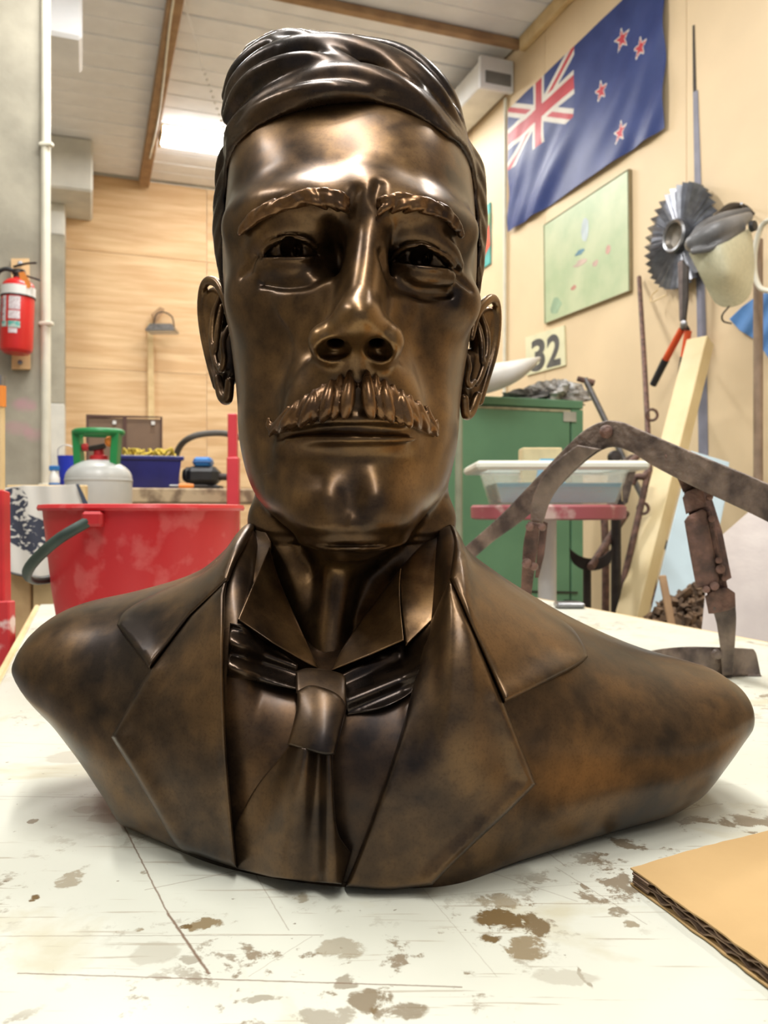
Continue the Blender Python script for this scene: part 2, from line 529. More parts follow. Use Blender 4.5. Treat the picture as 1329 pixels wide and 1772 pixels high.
locks = [
 # the swept quiff: from the parting on the right of the photo, over the top to the left
 [(770, 230, .640, 14), (700, 168, .632, 26), (620, 140, .630, 30), (540, 152, .632, 30), (460, 186, .642, 26), (408, 226, .662, 18), (394, 262, .68, 9)],
 [(640, 158, .622, 12), (570, 158, .616, 18), (500, 172, .622, 19), (440, 203, .636, 17), (402, 252, .662, 12)],
 [(735, 160, .655, 16), (660, 110, .655, 28), (570, 92, .655, 32), (480, 108, .660, 32), (420, 150, .672, 26), (396, 198, .69, 15)],
 [(620, 128, .636, 14), (540, 112, .634, 22), (470, 128, .640, 24), (420, 162, .656, 20), (394, 205, .676, 12)],
 [(560, 88, .665, 22), (510, 74, .672, 22), (460, 92, .680, 24), (418, 128, .69, 22), (398, 168, .70, 16)],
 [(600, 92, .69, 22), (540, 74, .70, 20), (485, 70, .705, 18), (440, 98, .71, 22)],
 # long bright ridge falling to the right
 [(470, 76, .668, 10), (530, 84, .652, 15), (590, 108, .640, 17), (650, 142, .632, 15), (710, 186, .632, 11), (760, 222, .640, 6)],
 [(560, 76, .68, 12), (640, 92, .664, 20), (700, 118, .655, 22), (750, 160, .654, 19), (786, 210, .662, 12), (800, 250, .672, 7)],
 [(610, 78, .70, 18), (690, 96, .69, 20), (742, 132, .684, 20), (778, 176, .684, 16), (796, 220, .69, 9)],
 [(660, 130, .64, 10), (720, 165, .638, 14), (765, 210, .645, 12), (792, 255, .66, 7)],
 [(590, 84, .672, 10), (650, 106, .652, 16), (705, 140, .645, 15), (750, 185, .646, 10), (780, 228, .655, 5)],
 [(660, 88, .70, 12), (720, 112, .695, 16), (764, 150, .69, 15), (790, 195, .692, 10), (800, 225, .70, 5)],
 [(772, 168, .675, 6), (795, 205, .672, 9), (802, 240, .676, 8), (806, 270, .684, 4)],
 # right side, combed back
 [(792, 236, 0.680, 7), (812, 262, 0.688, 12), (828, 292, 0.700, 12), (836, 330, .70, 7)],
 [(800, 262, 0.680, 5), (820, 286, 0.688, 10), (832, 330, 0.702, 11), (838, 375, .705, 6)],
 [(808, 296, 0.684, 5), (824, 325, 0.692, 10), (834, 372, 0.704, 11), (838, 420, .705, 6)],
 [(814, 340, 0.687, 4), (827, 370, 0.694, 9), (833, 415, 0.704, 10), (832, 465, .702, 5)],
 [(818, 390, 0.690, 4), (828, 418, 0.696, 8), (831, 460, 0.704, 9), (827, 505, .70, 4)],
 [(820, 440, 0.694, 3), (826, 470, 0.698, 7), (826, 510, 0.706, 7), (820, 545, .70, 3)],
 # left side, wavy strands down to the ear
 [(404, 240, 0.680, 5), (388, 268, 0.692, 11), (381, 312, 0.704, 11), (380, 352, .705, 6)],
 [(400, 272, 0.680, 5), (386, 310, 0.690, 10), (378, 356, 0.702, 11), (376, 400, .705, 6)],
 [(396, 312, 0.684, 4), (384, 350, 0.692, 9), (377, 398, 0.702, 11), (380, 444, .702, 6)],
 [(392, 356, 0.687, 4), (382, 395, 0.694, 9), (379, 440, 0.702, 9), (386, 482, .70, 4)],
 [(390, 405, 0.690, 3), (383, 438, 0.696, 7), (383, 475, 0.702, 7), (391, 515, .70, 3)],
 [(390, 445, 0.694, 3), (386, 475, 0.698, 6), (389, 510, 0.704, 6), (394, 540, .70, 2)],
]
for L in locks:
    A.chain(L, k=.0045 if L[0][3] > 7 else .002)
for G in [  # combed grooves
 [(750, 205, .628, 2), (680, 156, .610, 4), (600, 142, .602, 4), (520, 158, .605, 4), (440, 196, .622, 4), (400, 236, .65, 2)],
 [(720, 150, .640, 2), (640, 108, .630, 4), (560, 98, .625, 4), (480, 118, .628, 4), (415, 158, .648, 3)],
 [(600, 130, .612, 2), (660, 148, .612, 4), (720, 192, .616, 3)],
 [(560, 140, .604, 2), (500, 144, .608, 4), (440, 176, .62, 3), (402, 212, .648, 2)],
 [(540, 172, .602, 2), (480, 186, .61, 4), (430, 218, .63, 3)],
 [(480, 92, .65, 3), (430, 126, .66, 4), (400, 170, .68, 3)],
]:
    A.chain(G, op='-', k=.006)
A.blur(2)
hair = A.mesh("hair", BRONZE_HAIR, bust)
print("hair", len(hair.data.polygons))

# eyebrows: overlapping tufts
def tuft_field(px0, py0, px1, py1, y0, y1, vox=.0012):
    C = np.array([tuple(W(x, y, d)) for x in (px0, px1) for y in (py0, py1) for d in (y0, y1)])
    return Field(C.min(0), C.max(0), vox)
def brow(pts, tufts):
    s = tuft_field(min(p[0] for p in pts)-30, min(p[1] for p in pts)-35, max(p[0] for p in pts)+30, max(p[1] for p in pts)+35, .54, .66)
    s.chain(pts, k=.004)
    for t in tufts: s.chain(t, k=.0014, fine=4)
    return s.mesh("eyebrow", BRONZE_RUB, bust)
def make_brow(spine, s, n):
    f = lambda t: (np.interp(t, np.linspace(0, 1, len(spine)), [p[0] for p in spine]), np.interp(t, np.linspace(0, 1, len(spine)), [p[1] for p in spine]))
    base = follow([(p[0], p[1], 0, p[2]*.6) for p in spine], .001)
    tufts = []
    for i in range(n):
        t = i/(n-1)*.86
        for row in (-1, 0, 1):
            jit = random.uniform(-.03, .03)
            t0, t1, t2 = [min(1, max(0, t+jit+q)) for q in (0, .10, .22)]
            wv = np.interp(t, [0, .25, .7, 1], [11, 13, 9, 5])*row
            pts = []
            for q, (tt, r) in enumerate(((t0, 4.5), (t1, 7.0-2*t), (t2, 2.2))):
                x, y = f(tt)
                pts.append((x, y+wv*(1-.25*q)+(4-5*q if t < .3 else 0)+random.uniform(-2, 2), [.0015, .0045, .003][q]+random.uniform(0, .0015), r))
            tufts.append(follow(pts, 0))
    brow(base, tufts)
make_brow([(602, 352, 8), (575, 343, 15), (540, 340, 16), (500, 350, 15), (460, 364, 13), (432, 382, 10), (414, 402, 4)], 1, 8)
make_brow([(655, 354, 8), (680, 349, 15), (712, 350, 16), (745, 358, 15), (775, 372, 12), (790, 388, 9), (800, 406, 4)], -1, 7)

# moustache: thick locks that fan out from under the nose
M = tuft_field(440, 615, 780, 775, .525, .62, .0012)
M.chain(follow([(602, 668, 0, 16), (570, 688, 0, 24), (528, 712, 0, 22), (494, 732, 0, 16), (474, 744, 0, 9)], -.002), k=.005)
M.chain(follow([(638, 668, 0, 16), (666, 690, 0, 24), (704, 712, 0, 22), (732, 732, 0, 16), (748, 746, 0, 9)], -.002), k=.005)
def locks_of(s, cx, n, X0, X1):
    for i in range(n):
        t = i/(n-1)
        x0 = cx+s*(8+X0*t); y0 = 646+60*t**1.15
        x1 = cx+s*(13+X1*t**.95); y1 = 719+31*t**1.2
        fat = (13.5-2.5*t)*(1.0 if i % 2 == 0 else .82)
        out = .0065 if i % 2 == 0 else .0035
        pts = [(x0, y0, .001, 5), (x0*.68+x1*.32-s*1.5, y0*.68+y1*.32, out, fat*.85), (x0*.3+x1*.7, y0*.3+y1*.7, out+.003, fat), (x1+s*2, y1-1, out+.0015, fat*.55), (x1+s*4, y1+5, out-.001, 2)]
        M.chain(follow(pts, .001), k=.0006, fine=5)
        # the dark almond gaps cut between the locks
        g = [(x0*.6+x1*.4+s*7, y0*.6+y1*.4+2, out+.003, 1.2), (x0*.4+x1*.6+s*8, y0*.4+y1*.6+2, out+.004, 4.2), (x0*.15+x1*.85+s*8, y0*.15+y1*.85+1, out+.003, 1.2)]
        M.chain(follow(g, 0), op='-', k=.0015, fine=5)
locks_of(-1, 612, 8, 104, 128)
locks_of(1, 628, 8, 102, 112)
M.chain(follow([(480, 742, .004, 9), (468, 738, .006, 8), (465, 724, .007, 3)], 0), k=.001)
M.chain(follow([(742, 742, .004, 9), (752, 740, .006, 8), (755, 728, .007, 3)], 0), k=.001)
mous = M.mesh("moustache", BRONZE_RUB, bust)
print("moustache", len(mous.data.polygons))

# ears
def ear(rim, anti, tragus, lobe, plate, grooves, x0, x1, y0, y1):
    s = tuft_field(x0, y0, x1, y1, .655, .80, .0013)
    for p in plate: s.chain(p, k=.006)
    for g in grooves: s.chain(g, op='-', k=.003)
    s.chain(rim, k=.0022)
    for a in anti: s.chain(a, k=.003)
    s.chain(tragus, k=.003)
    s.chain(lobe, k=.004)
    return s.mesh("ear", BRONZE, bust)
ear(rim=[(398, 560, .705, 5), (390, 520, .712, 7), (377, 492, .722, 8), (361, 486, .734, 8), (351, 500, .744, 7), (348, 535, .748, 7), (353, 580, .744, 7), (364, 630, .735, 7), (376, 668, .725, 8)],
    anti=[[(382, 510, .730, 5), (370, 545, .728, 6), (367, 590, .722, 6), (374, 630, .712, 6), (380, 642, .708, 5)], [(384, 530, .724, 5), (377, 570, .718, 6), (374, 605, .714, 5)]],
    tragus=[(396, 566, .690, 5), (386, 590, .688, 6), (388, 620, .690, 6), (384, 640, .696, 6), (379, 632, .702, 5)],
    lobe=[(377, 655, .715, 8), (385, 685, .708, 10), (394, 690, .70, 9), (398, 660, .695, 8)],
    plate=[[(378, 520, .752, 22), (375, 570, .750, 22), (382, 620, .742, 20), (390, 660, .73, 14)], [(400, 600, .74, 30), (400, 640, .73, 22)], [(390, 525, .738, 15), (376, 512, .746, 13), (364, 525, .750, 12), (360, 570, .752, 12)]],
    grooves=[[(363, 505, .735, 5), (358, 540, .732, 6), (361, 590, .730, 5), (370, 640, .722, 3)], [(383, 560, .725, 4), (382, 600, .716, 8), (384, 622, .71, 7)]],
    x0=330, x1=425, y0=468, y1=718)
ear(rim=[(816, 585, .705, 5), (824, 548, .712, 7), (838, 525, .722, 8), (852, 517, .734, 8), (860, 530, .744, 7), (861, 565, .748, 7), (855, 610, .744, 7), (842, 655, .735, 7), (830, 695, .725, 7)],
    anti=[[(832, 545, .730, 5), (842, 575, .728, 6), (842, 615, .722, 6), (832, 650, .712, 6), (824, 665, .708, 5)], [(826, 560, .724, 5), (833, 590, .718, 6), (834, 625, .714, 5)]],
    tragus=[(808, 615, .690, 4), (812, 635, .690, 5), (808, 655, .690, 5), (812, 668, .694, 6), (821, 660, .700, 5)],
    lobe=[(826, 685, .715, 8), (815, 712, .708, 9), (806, 718, .70, 8), (803, 690, .695, 8)],
    plate=[[(832, 555, .752, 22), (834, 600, .750, 22), (824, 650, .742, 18), (812, 690, .73, 14)], [(808, 630, .74, 26), (806, 670, .73, 20)], [(822, 558, .738, 15), (838, 544, .746, 13), (850, 552, .750, 12), (851, 600, .752, 12)]],
    grooves=[[(850, 540, .735, 5), (851, 580, .732, 6), (845, 625, .730, 5), (834, 672, .722, 3)], [(824, 592, .725, 4), (824, 632, .716, 8), (820, 650, .71, 7)]],
    x0=785, x1=880, y0=498, y1=745)
# ------------------------------------------------------------------ torso of the bust
TX = [-.302, -.297, -.285, -.26, -.21, -.172, -.152, -.128, -.112, -.100, -.083, -.05, -.02, .01, .032, .046, .056, .066, .094, .12, .16, .22, .262, .280, .292]
f_zt = pchip(TX, [.112, .130, .147, .161, .173, .184, .193, .213, .231, .222, .172, .152, .150, .152, .180, .228, .230, .213, .190, .173, .150, .124, .112, .106, .098])
f_zb = pchip([-.302, -.297, -.257, -.215, -.196, 0, .22, .245, .272, .292], [.108, .098, .058, .014, 0, 0, 0, .006, .030, .052])
f_fr = pchip([-.302, -.297, -.257, -.21, -.17, -.12, -.06, 0, .05, .10, .16, .22, .27, .292], [.690, .668, .636, .612, .590, .563, .543, .534, .538, .557, .585, .615, .645, .662])
f_g0 = pchip([-.302, -.24, -.198, -.15, -.1, -.024, .03, .08, .134, .2, .25, .292], [.3, .35, .66, .86, .96, 1, 1, .90, .76, .55, .35, .3])
f_tm = pchip([-.302, -.2, -.1, 0, .1, .2, .292], [.5, .45, .36, .30, .36, .45, .5])
f_pu = pchip([-.302, -.2, 0, .2, .292], [2.1, 2.1, 2.5, 2.1, 2.1])
YC = .715
def torso_front(X, z):
    """distance of the chest surface at (X, height above the table)"""
    zb, zt = f_zb(X), f_zt(X)
    t = np.clip((z-zb)/(zt-zb), 0, 1)
    tm, g0, pu = f_tm(X), f_g0(X), f_pu(X)
    up = (1-np.clip((t-tm)/(1-tm), 0, 1)**pu)**(1/pu)
    lowr = g0+(1-g0)*np.sqrt(np.clip(1-np.clip((tm-t)/tm, 0, 1)**2, 0, 1))
    g = np.where(t > tm, up, lowr)
    return YC-(YC-f_fr(X))*g
def torso_mesh():
    nx, nu, nb = 150, 64, 24
    xs = -.302+.594*(np.arange(nx)/(nx-1))
    xs = np.where(xs < -.28, -.302+.022*((xs+.302)/.022)**1.6, xs)
    V = []
    for X in xs:
        zb, zt = f_zb(X), f_zt(X)
        s = np.sin(np.linspace(0, 1, nu)*math.pi/2)         # more rows near the top
        z = zb+(zt-zb)*s
        yf = torso_front(np.full(nu, X), z)
        db = np.interp(X, [-.302, -.26, -.15, 0, .15, .26, .292], [.03, .06, .10, .12, .10, .06, .04])
        t2 = np.linspace(1, 0, nb+1)[1:]
        zz = zb+(zt-zb)*np.sin(t2*math.pi/2)
        yb = YC+db*np.sqrt(np.clip(1-((zz-zb)/(zt-zb))**2.4, 0, 1))
        V.append(np.concatenate([np.stack([np.full(nu, X), yf, TABLE_Z+z], 1), np.stack([np.full(nb, X), yb, TABLE_Z+zz], 1)]))
    m = nu+nb
    V = np.concatenate(V)
    Q = []
    for i in range(nx-1):
        a = i*m+np.arange(m); b = i*m+(np.arange(m)+1) % m
        Q.append(np.stack([a, b, b+m, a+m], 1))
    Q = np.concatenate(Q)
    # end faces
    V2 = [V]
    T = []
    for e, fl in ((0, True), (nx-1, False)):
        ring = V[e*m:(e+1)*m]
        c = ring.mean(0)
        sx = -1 if e == 0 else 1
        inner = c+(ring-c)*.93+np.array([sx*.002, 0, 0])
        base = sum(len(v) for v in V2)
        V2.append(inner); V2.append((c+np.array([sx*.003, 0, 0]))[None])
        a = np.arange(m); b = (a+1) % m
        q = np.stack([e*m+a, base+a, base+b, e*m+b], 1)
        t = np.stack([base+a, np.full(m, base+m), base+b], 1)
        if not fl: q = q[:, ::-1]; t = t[:, ::-1]
        Q = np.concatenate([Q, q]); T.append(t)
    return np.concatenate(V2), Q, np.concatenate(T)
V, Q, T = torso_mesh()
coat = mesh_np("coat", V, Q, BRONZE_COAT, bust, tris=T, sharp=50)

def depth_on_torso(px, py, off=0.0):
    px = np.asarray(px, float); py = np.asarray(py, float)
    Y = np.full(px.shape, .60)
    for _ in range(40):
        X = (px-CX)/F_PX*Y
        z = CAM_Z-TABLE_Z-(py-CY)/F_PX*Y
        Y = .5*Y+.5*torso_front(X, z)
    return Y-off

def tps(pts):
    P = np.array(pts, float)
    xy, v = P[:, :2]/100, P[:, 2]
    n = len(P)
    r2 = ((xy[:, None]-xy[None])**2).sum(-1)
    K = np.where(r2 > 0, .5*r2*np.log(r2+1e-12), 0)+1e-4*np.eye(n)
    A_ = np.zeros((n+3, n+3)); A_[:n, :n] = K; A_[:n, n] = 1; A_[:n, n+1:] = xy; A_[n, :n] = 1; A_[n+1:, :n] = xy.T
    sol = np.linalg.solve(A_, np.concatenate([v, np.zeros(3)]))
    def f(px, py):
        q = np.stack([np.asarray(px, float), np.asarray(py, float)], -1)/100
        r2 = ((q[..., None, :]-xy)**2).sum(-1)
        return (np.where(r2 > 0, .5*r2*np.log(r2+1e-12), 0)*sol[:n]).sum(-1)+sol[n]+q@sol[n+1:]
    return f

def resample(poly, step, smooth_idx=()):
    """dense points along a closed polygon; corners named in smooth_idx are rounded by a Catmull-Rom pass"""
    P = [np.array(p, float) for p in poly]
    out = []
    n = len(P)
    for i in range(n):
        a, b = P[i], P[(i+1) % n]
        k = max(1, int(round(np.linalg.norm(b-a)/step)))
        p0 = P[i-1] if i in smooth_idx else a
        p3 = P[(i+2) % n] if (i+1) % n in smooth_idx else b
        for j in range(k):
            t = j/k
            out.append(.5*((2*a)+(-p0+b)*t+(2*p0-5*a+4*b-p3)*t*t+(-p0+3*a-3*b+p3)*t**3))
    return np.array(out)

def seg_dist(q, A, B):
    ab = B-A
    t = np.clip(((q[:, None]-A)*ab).sum(-1)/((ab**2).sum(-1)+1e-9), 0, 1)
    return np.sqrt(((q[:, None]-A-t[..., None]*ab)**2).sum(-1)).min(1)

def inside(q, P):
    x, y = q[:, 0], q[:, 1]
    r = np.zeros(len(q), bool)
    j = len(P)-1
    for i in range(len(P)):
        c = ((P[i, 1] > y) != (P[j, 1] > y)) & (x < (P[j, 0]-P[i, 0])*(y-P[i, 1])/(P[j, 1]-P[i, 1]+1e-12)+P[i, 0])
        r ^= c
        j = i
    return r

def patch(name, poly, depth, thick, mat, parent, grid=7.0, edge=4.0, bevel=3.0, smooth_idx=(), relief=None, back=None, sharp=None, zmin=None, soft=1.0):
    """a solid sheet: outline in pixels, its front depth(px, py); rounded rim; thick in metres"""
    P = resample(poly, edge, smooth_idx)
    nP = len(P)
    lo, hi = P.min(0), P.max(0)
    gx, gy = np.meshgrid(np.arange(lo[0], hi[0], grid), np.arange(lo[1], hi[1], grid*.92))
    gx = gx+(np.arange(gx.shape[0])[:, None] % 2)*grid*.5
    q = np.stack([gx.ravel(), gy.ravel()], 1)
    q = q[inside(q, P)]
    d = seg_dist(q, P, np.roll(P, -1, 0))
    q = q[d > bevel+grid*.45]
    # inset ring for the rounded edge
    T_ = np.roll(P, -1, 0)-np.roll(P, 1, 0)
    Nn = np.stack([-T_[:, 1], T_[:, 0]], 1); Nn /= np.linalg.norm(Nn, axis=1)[:, None]+1e-9
    if not inside((P+Nn*.5), P).mean() > .5: Nn = -Nn
    rings = []
    for fr in (.45, 1.0):
        r = P+Nn*bevel*fr
        ok = inside(r, P)
        r = r[ok]
        dd = seg_dist(r, P, np.roll(P, -1, 0))
        rings.append(r[dd > bevel*fr*.8])
    pts = np.concatenate([P]+rings+[q])
    res = delaunay_2d_cdt([Vector(p) for p in pts], [(i, (i+1) % nP) for i in range(nP)], [list(range(nP))], 1, 1e-5)
    v2 = np.array([tuple(v) for v in res[0]]); tri = np.array([t for t in res[2] if len(t) == 3], dtype=int)
    orig = res[3]
    ed = seg_dist(v2, P, np.roll(P, -1, 0))
    Y = depth(v2[:, 0], v2[:, 1])
    if relief is not None: Y = Y-relief(v2[:, 0], v2[:, 1])
    rb = np.clip(ed/bevel, 0, 1)
    drop = min(thick*.8, bevel*.00042*soft)*(1-np.sqrt(np.clip(1-(1-rb)**2, 0, 1)))
    Yf = Y+drop
    def w3(v, Y): return np.stack([(v[:, 0]-CX)/F_PX*Y, Y, CAM_Z-(v[:, 1]-CY)/F_PX*Y], 1)
    front = w3(v2, Yf)
    bidx = [next(i for i, o in enumerate(orig) if k in o) for k in range(nP)]
    bidx = np.array(bidx)
    Yb = Y+thick if back is None else np.maximum(back(v2[:, 0], v2[:, 1]), Y+.001)
    rear = w3(v2, Yb)
    if zmin is not None:
        front[:, 2] = np.maximum(front[:, 2], zmin); rear[:, 2] = np.maximum(rear[:, 2], zmin)
    n = len(v2)
    a3 = v2[tri]
    ar = (a3[:, 1, 0]-a3[:, 0, 0])*(a3[:, 2, 1]-a3[:, 0, 1])-(a3[:, 1, 1]-a3[:, 0, 1])*(a3[:, 2, 0]-a3[:, 0, 0])
    tri[ar < 0] = tri[ar < 0][:, ::-1]
    # pixel y points down, so positive area here faces away; flip for the front
    trif = tri[:, ::-1]
    b = bidx; c = np.roll(bidx, -1)
    side = np.stack([b, c, c+n, b+n], 1)
    A2 = P; area = .5*np.sum(A2[:, 0]*np.roll(A2[:, 1], -1)-np.roll(A2[:, 0], -1)*A2[:, 1])
    if area < 0: side = side[:, ::-1]
    return mesh_np(name, np.concatenate([front, rear]), side, mat, parent, tris=np.concatenate([trif, tri+n]), sharp=sharp)

# shirt front between the lapels
def dt(off): return lambda x, y: depth_on_torso(x, y, off)
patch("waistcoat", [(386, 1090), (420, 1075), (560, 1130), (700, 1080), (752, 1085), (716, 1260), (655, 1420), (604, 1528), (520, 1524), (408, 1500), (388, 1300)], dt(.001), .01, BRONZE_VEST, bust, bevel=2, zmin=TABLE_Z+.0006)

def edge_lift(segs, w, h):
    A_ = np.array([q[0] for q in segs], float); B_ = np.array([q[1] for q in segs], float)
    def f(x, y):
        d = seg_dist(np.stack([x, y], 1), A_, B_)
        return h*np.exp(-(d/w)**2)
    return f

# lapels, each with the notch between it and the coat collar
lap_l = [(389, 1030), (394, 1000), (330, 1064), (259, 1158), (192, 1275), (232, 1340), (262, 1392), (305, 1462), (350, 1482), (410, 1502), (402, 1420), (392, 1300), (387, 1180), (388, 1080)]
lift_l = edge_lift([((259, 1158), (192, 1275)), ((192, 1275), (305, 1462))], 24, .005)
def rel_lap_l(x, y):
    e = np.exp(-((x-np.interp(y, [960, 1080, 1180, 1300, 1420, 1502], [398, 388, 387, 392, 402, 410]))/9)**2)*.004
    out = np.exp(-((x-192)**2+(y-1275)**2)/(70**2))*.004
    return e+out+lift_l(x, y)
patch("lapel", lap_l, dt(.014), .017, BRONZE_COAT, bust, soft=2.6, bevel=8, smooth_idx=(7, 8, 10, 11, 12), relief=rel_lap_l, zmin=TABLE_Z+.0006)
lap_r = [(779, 1000), (873, 1217), (928, 1357), (880, 1405), (800, 1480), (748, 1531), (675, 1540), (597, 1535), (640, 1425), (690, 1280), (722, 1160), (746, 1075)]
lift_r = edge_lift([((873, 1217), (928, 1357)), ((928, 1357), (750, 1531))], 26, .005)
def rel_lap_r(x, y):
    return np.exp(-((x-928)**2+(y-1357)**2)/(80**2))*.004+lift_r(x, y)
patch("lapel", lap_r, dt(.015), .018, BRONZE_COAT, bust, soft=2.6, bevel=8, smooth_idx=(3, 4, 6, 8, 9, 10), relief=rel_lap_r, zmin=TABLE_Z+.0006)

# the coat collar: two leaves that lie on the shoulders
col_l = [(259, 1158), (230, 1120), (202, 1082), (212, 1062), (240, 1042), (300, 1012), (352, 990), (386, 958), (408, 929), (428, 906), (439, 898), (445, 906), (427, 940), (408, 974), (396, 1004), (330, 1066)]
patch("coat_collar", col_l, dt(.015), .019, BRONZE_COAT, bust, soft=2.6, bevel=8, smooth_idx=(3, 4, 5, 6, 7, 8, 9, 11, 12, 13), relief=edge_lift([((259, 1158), (202, 1082))], 28, .006))
col_r = [(873, 1217), (778, 1001), (784, 960), (786, 928), (778, 906), (789, 914), (802, 945), (826, 972), (860, 995), (930, 1044), (985, 1082), (1008, 1112), (1018, 1136), (1000, 1152), (940, 1184)]
patch("coat_collar", col_r, dt(.016), .02, BRONZE_COAT, bust, soft=2.6, bevel=8, smooth_idx=(2, 3, 6, 7, 8, 9, 10, 11, 13, 14), relief=edge_lift([((873, 1217), (1018, 1136)), ((1018, 1136), (985, 1082))], 34, .008))

# shirt collar: a band round the neck and two folded wings
def band():
    n, m = 60, 2
    V = []
    for i in range(n):
        a = math.pi*(.02+.96*i/(n-1))           # from the right side round the back to the left
        cxm, cym = xpix(606, .72), .725
        r = .0835
        x = cxm+r*math.cos(a)*1.0; y = cym+r*math.sin(a)*1.05
        zt = zpix(905, .72)-.004*math.sin(a)-.004*math.cos(a)
        zb = zt-.11
        V += [(x, y, zb), (x, y, zt-.003), (cxm+(x-cxm)*.975, cym+(y-cym)*.975, zt), (cxm+(x-cxm)*.94, cym+(y-cym)*.94, zt-.002), (cxm+(x-cxm)*.93, cym+(y-cym)*.93, zb)]
    k = 5
    Q = [(i*k+j, i*k+j+1, (i+1)*k+j+1, (i+1)*k+j) for i in range(n-1) for j in range(k-1)]
    return np.array(V), np.array(Q)
V, Q = band()
mesh_np("shirt_collar", V, Q, BRONZE, bust)
dl = tps([(437, 890, .712), (430, 960, .700), (408, 1070, .640), (462, 948, .672), (470, 1000, .655), (545, 1150, .590), (412, 1068, .612), (480, 1105, .594), (505, 1050, .622)])
patch("collar_side", [(440, 888), (449, 905), (470, 948), (440, 1010), (408, 1085), (400, 1085), (404, 1010), (420, 940), (430, 905)], tps([(440, 888, .700), (449, 905, .688), (470, 948, .645), (440, 1010, .612), (408, 1085, .588), (400, 1085, .590), (404, 1010, .612), (420, 940, .665)]), .006, BRONZE, bust, bevel=3, smooth_idx=(1, 2, 7, 8))
patch("collar_wing", [(466, 946), (482, 1000), (512, 1070), (552, 1158), (535, 1150), (470, 1112), (411, 1072), (436, 1015)], tps([(466, 946, .640), (482, 1000, .634), (512, 1070, .614), (552, 1158, .582), (470, 1112, .572), (411, 1072, .574), (436, 1015, .600)]), .006, BRONZE, bust, bevel=3, smooth_idx=(1, 2, 7))
patch("collar_side", [(778, 902), (790, 925), (775, 1000), (750, 1072), (702, 1118), (694, 1050), (690, 985), (728, 945), (760, 915)], tps([(778, 902, .700), (790, 925, .678), (775, 1000, .628), (750, 1072, .596), (702, 1118, .584), (694, 1050, .606), (690, 985, .640), (728, 945, .662), (760, 915, .685)]), .006, BRONZE, bust, bevel=3, smooth_idx=(7, 8))
patch("collar_wing", [(694, 982), (692, 1030), (699, 1108), (640, 1134), (572, 1162), (600, 1110), (650, 1040)], tps([(694, 982, .630), (692, 1030, .606), (699, 1108, .572), (640, 1134, .574), (572, 1162, .580), (600, 1110, .602), (650, 1040, .626)]), .006, BRONZE, bust, bevel=3, smooth_idx=(1, 5, 6))

# tie: the band under the collar, the knot and the spreading blade
TIE = empty("tie", tuple(W(560, 1200, .58)))
link_fix = TIE.parent
TIE.parent = bust
TIE.location = Vector(TIE.location)-Vector(bust.location)
def wavy(y0, y1, n, amp): return lambda x, y: amp*np.sin((y-np.interp(x, [390, 520], [y0, y1]))/n*2*math.pi)
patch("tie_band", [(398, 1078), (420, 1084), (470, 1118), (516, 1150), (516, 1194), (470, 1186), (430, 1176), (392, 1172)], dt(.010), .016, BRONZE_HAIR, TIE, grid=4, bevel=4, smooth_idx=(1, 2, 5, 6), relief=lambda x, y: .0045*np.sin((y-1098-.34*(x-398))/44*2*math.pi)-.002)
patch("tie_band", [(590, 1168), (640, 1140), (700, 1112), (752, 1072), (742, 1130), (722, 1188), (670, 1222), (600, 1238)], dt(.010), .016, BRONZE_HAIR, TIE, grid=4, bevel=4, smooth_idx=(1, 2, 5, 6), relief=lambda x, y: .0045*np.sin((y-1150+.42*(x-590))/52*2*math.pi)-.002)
def roll(cx0, cx1, y0, y1, w, h):
    return lambda x, y: h*np.sqrt(np.clip(1-((x-np.interp(y, [y0, y1], [cx0, cx1]))/w)**2, 0, 1))
patch("knot_loop", [(512, 1162), (530, 1156), (560, 1158), (592, 1166), (599, 1176), (600, 1222), (580, 1212), (548, 1196), (512, 1200)], dt(.006), .014, BRONZE_COAT, TIE, grid=4, bevel=4, smooth_idx=(1, 2, 3, 6, 7), relief=roll(555, 555, 1160, 1220, 60, .014))
patch("knot", [(514, 1196), (535, 1186), (560, 1190), (585, 1202), (601, 1222), (594, 1250), (580, 1306), (560, 1306), (530, 1298), (497, 1288), (506, 1258), (513, 1225)], dt(.008), .016, BRONZE_COAT, TIE, grid=4, bevel=5, smooth_idx=(1, 2, 3, 5, 7, 8, 10, 11), relief=roll(556, 538, 1190, 1300, 58, .019))
def blade(x, y):
    t = np.clip((y-1290)/190, 0, 1)
    c1 = 530-24*t; w1 = 20+24*t
    c2 = 568+6*t; w2 = 11+10*t
    c3 = 508-40*t; w3 = 16+26*t
    return .020*np.exp(-((x-c1)/w1)**2)*(1-.3*t)+.015*np.exp(-((x-c2)/w2)**2)+.006*np.exp(-((x-c3)/w3)**2)+.004
patch("blade", [(500, 1290), (478, 1318), (448, 1355), (424, 1395), (406, 1440), (409, 1503), (470, 1518), (540, 1526), (592, 1530), (608, 1476), (585, 1440), (578, 1380), (576, 1300)], dt(.002), .01, BRONZE_COAT, TIE, grid=4.5, bevel=3, smooth_idx=(1, 2, 3, 4, 10, 11), relief=blade, zmin=TABLE_Z+.0006)
# ------------------------------------------------------------------ generic builders
NV, DV, ZV = Vector((NX, NY, 0)), Vector((DX, DY, 0)), Vector((0, 0, 1))
XV, YV = Vector((1, 0, 0)), Vector((0, 1, 0))

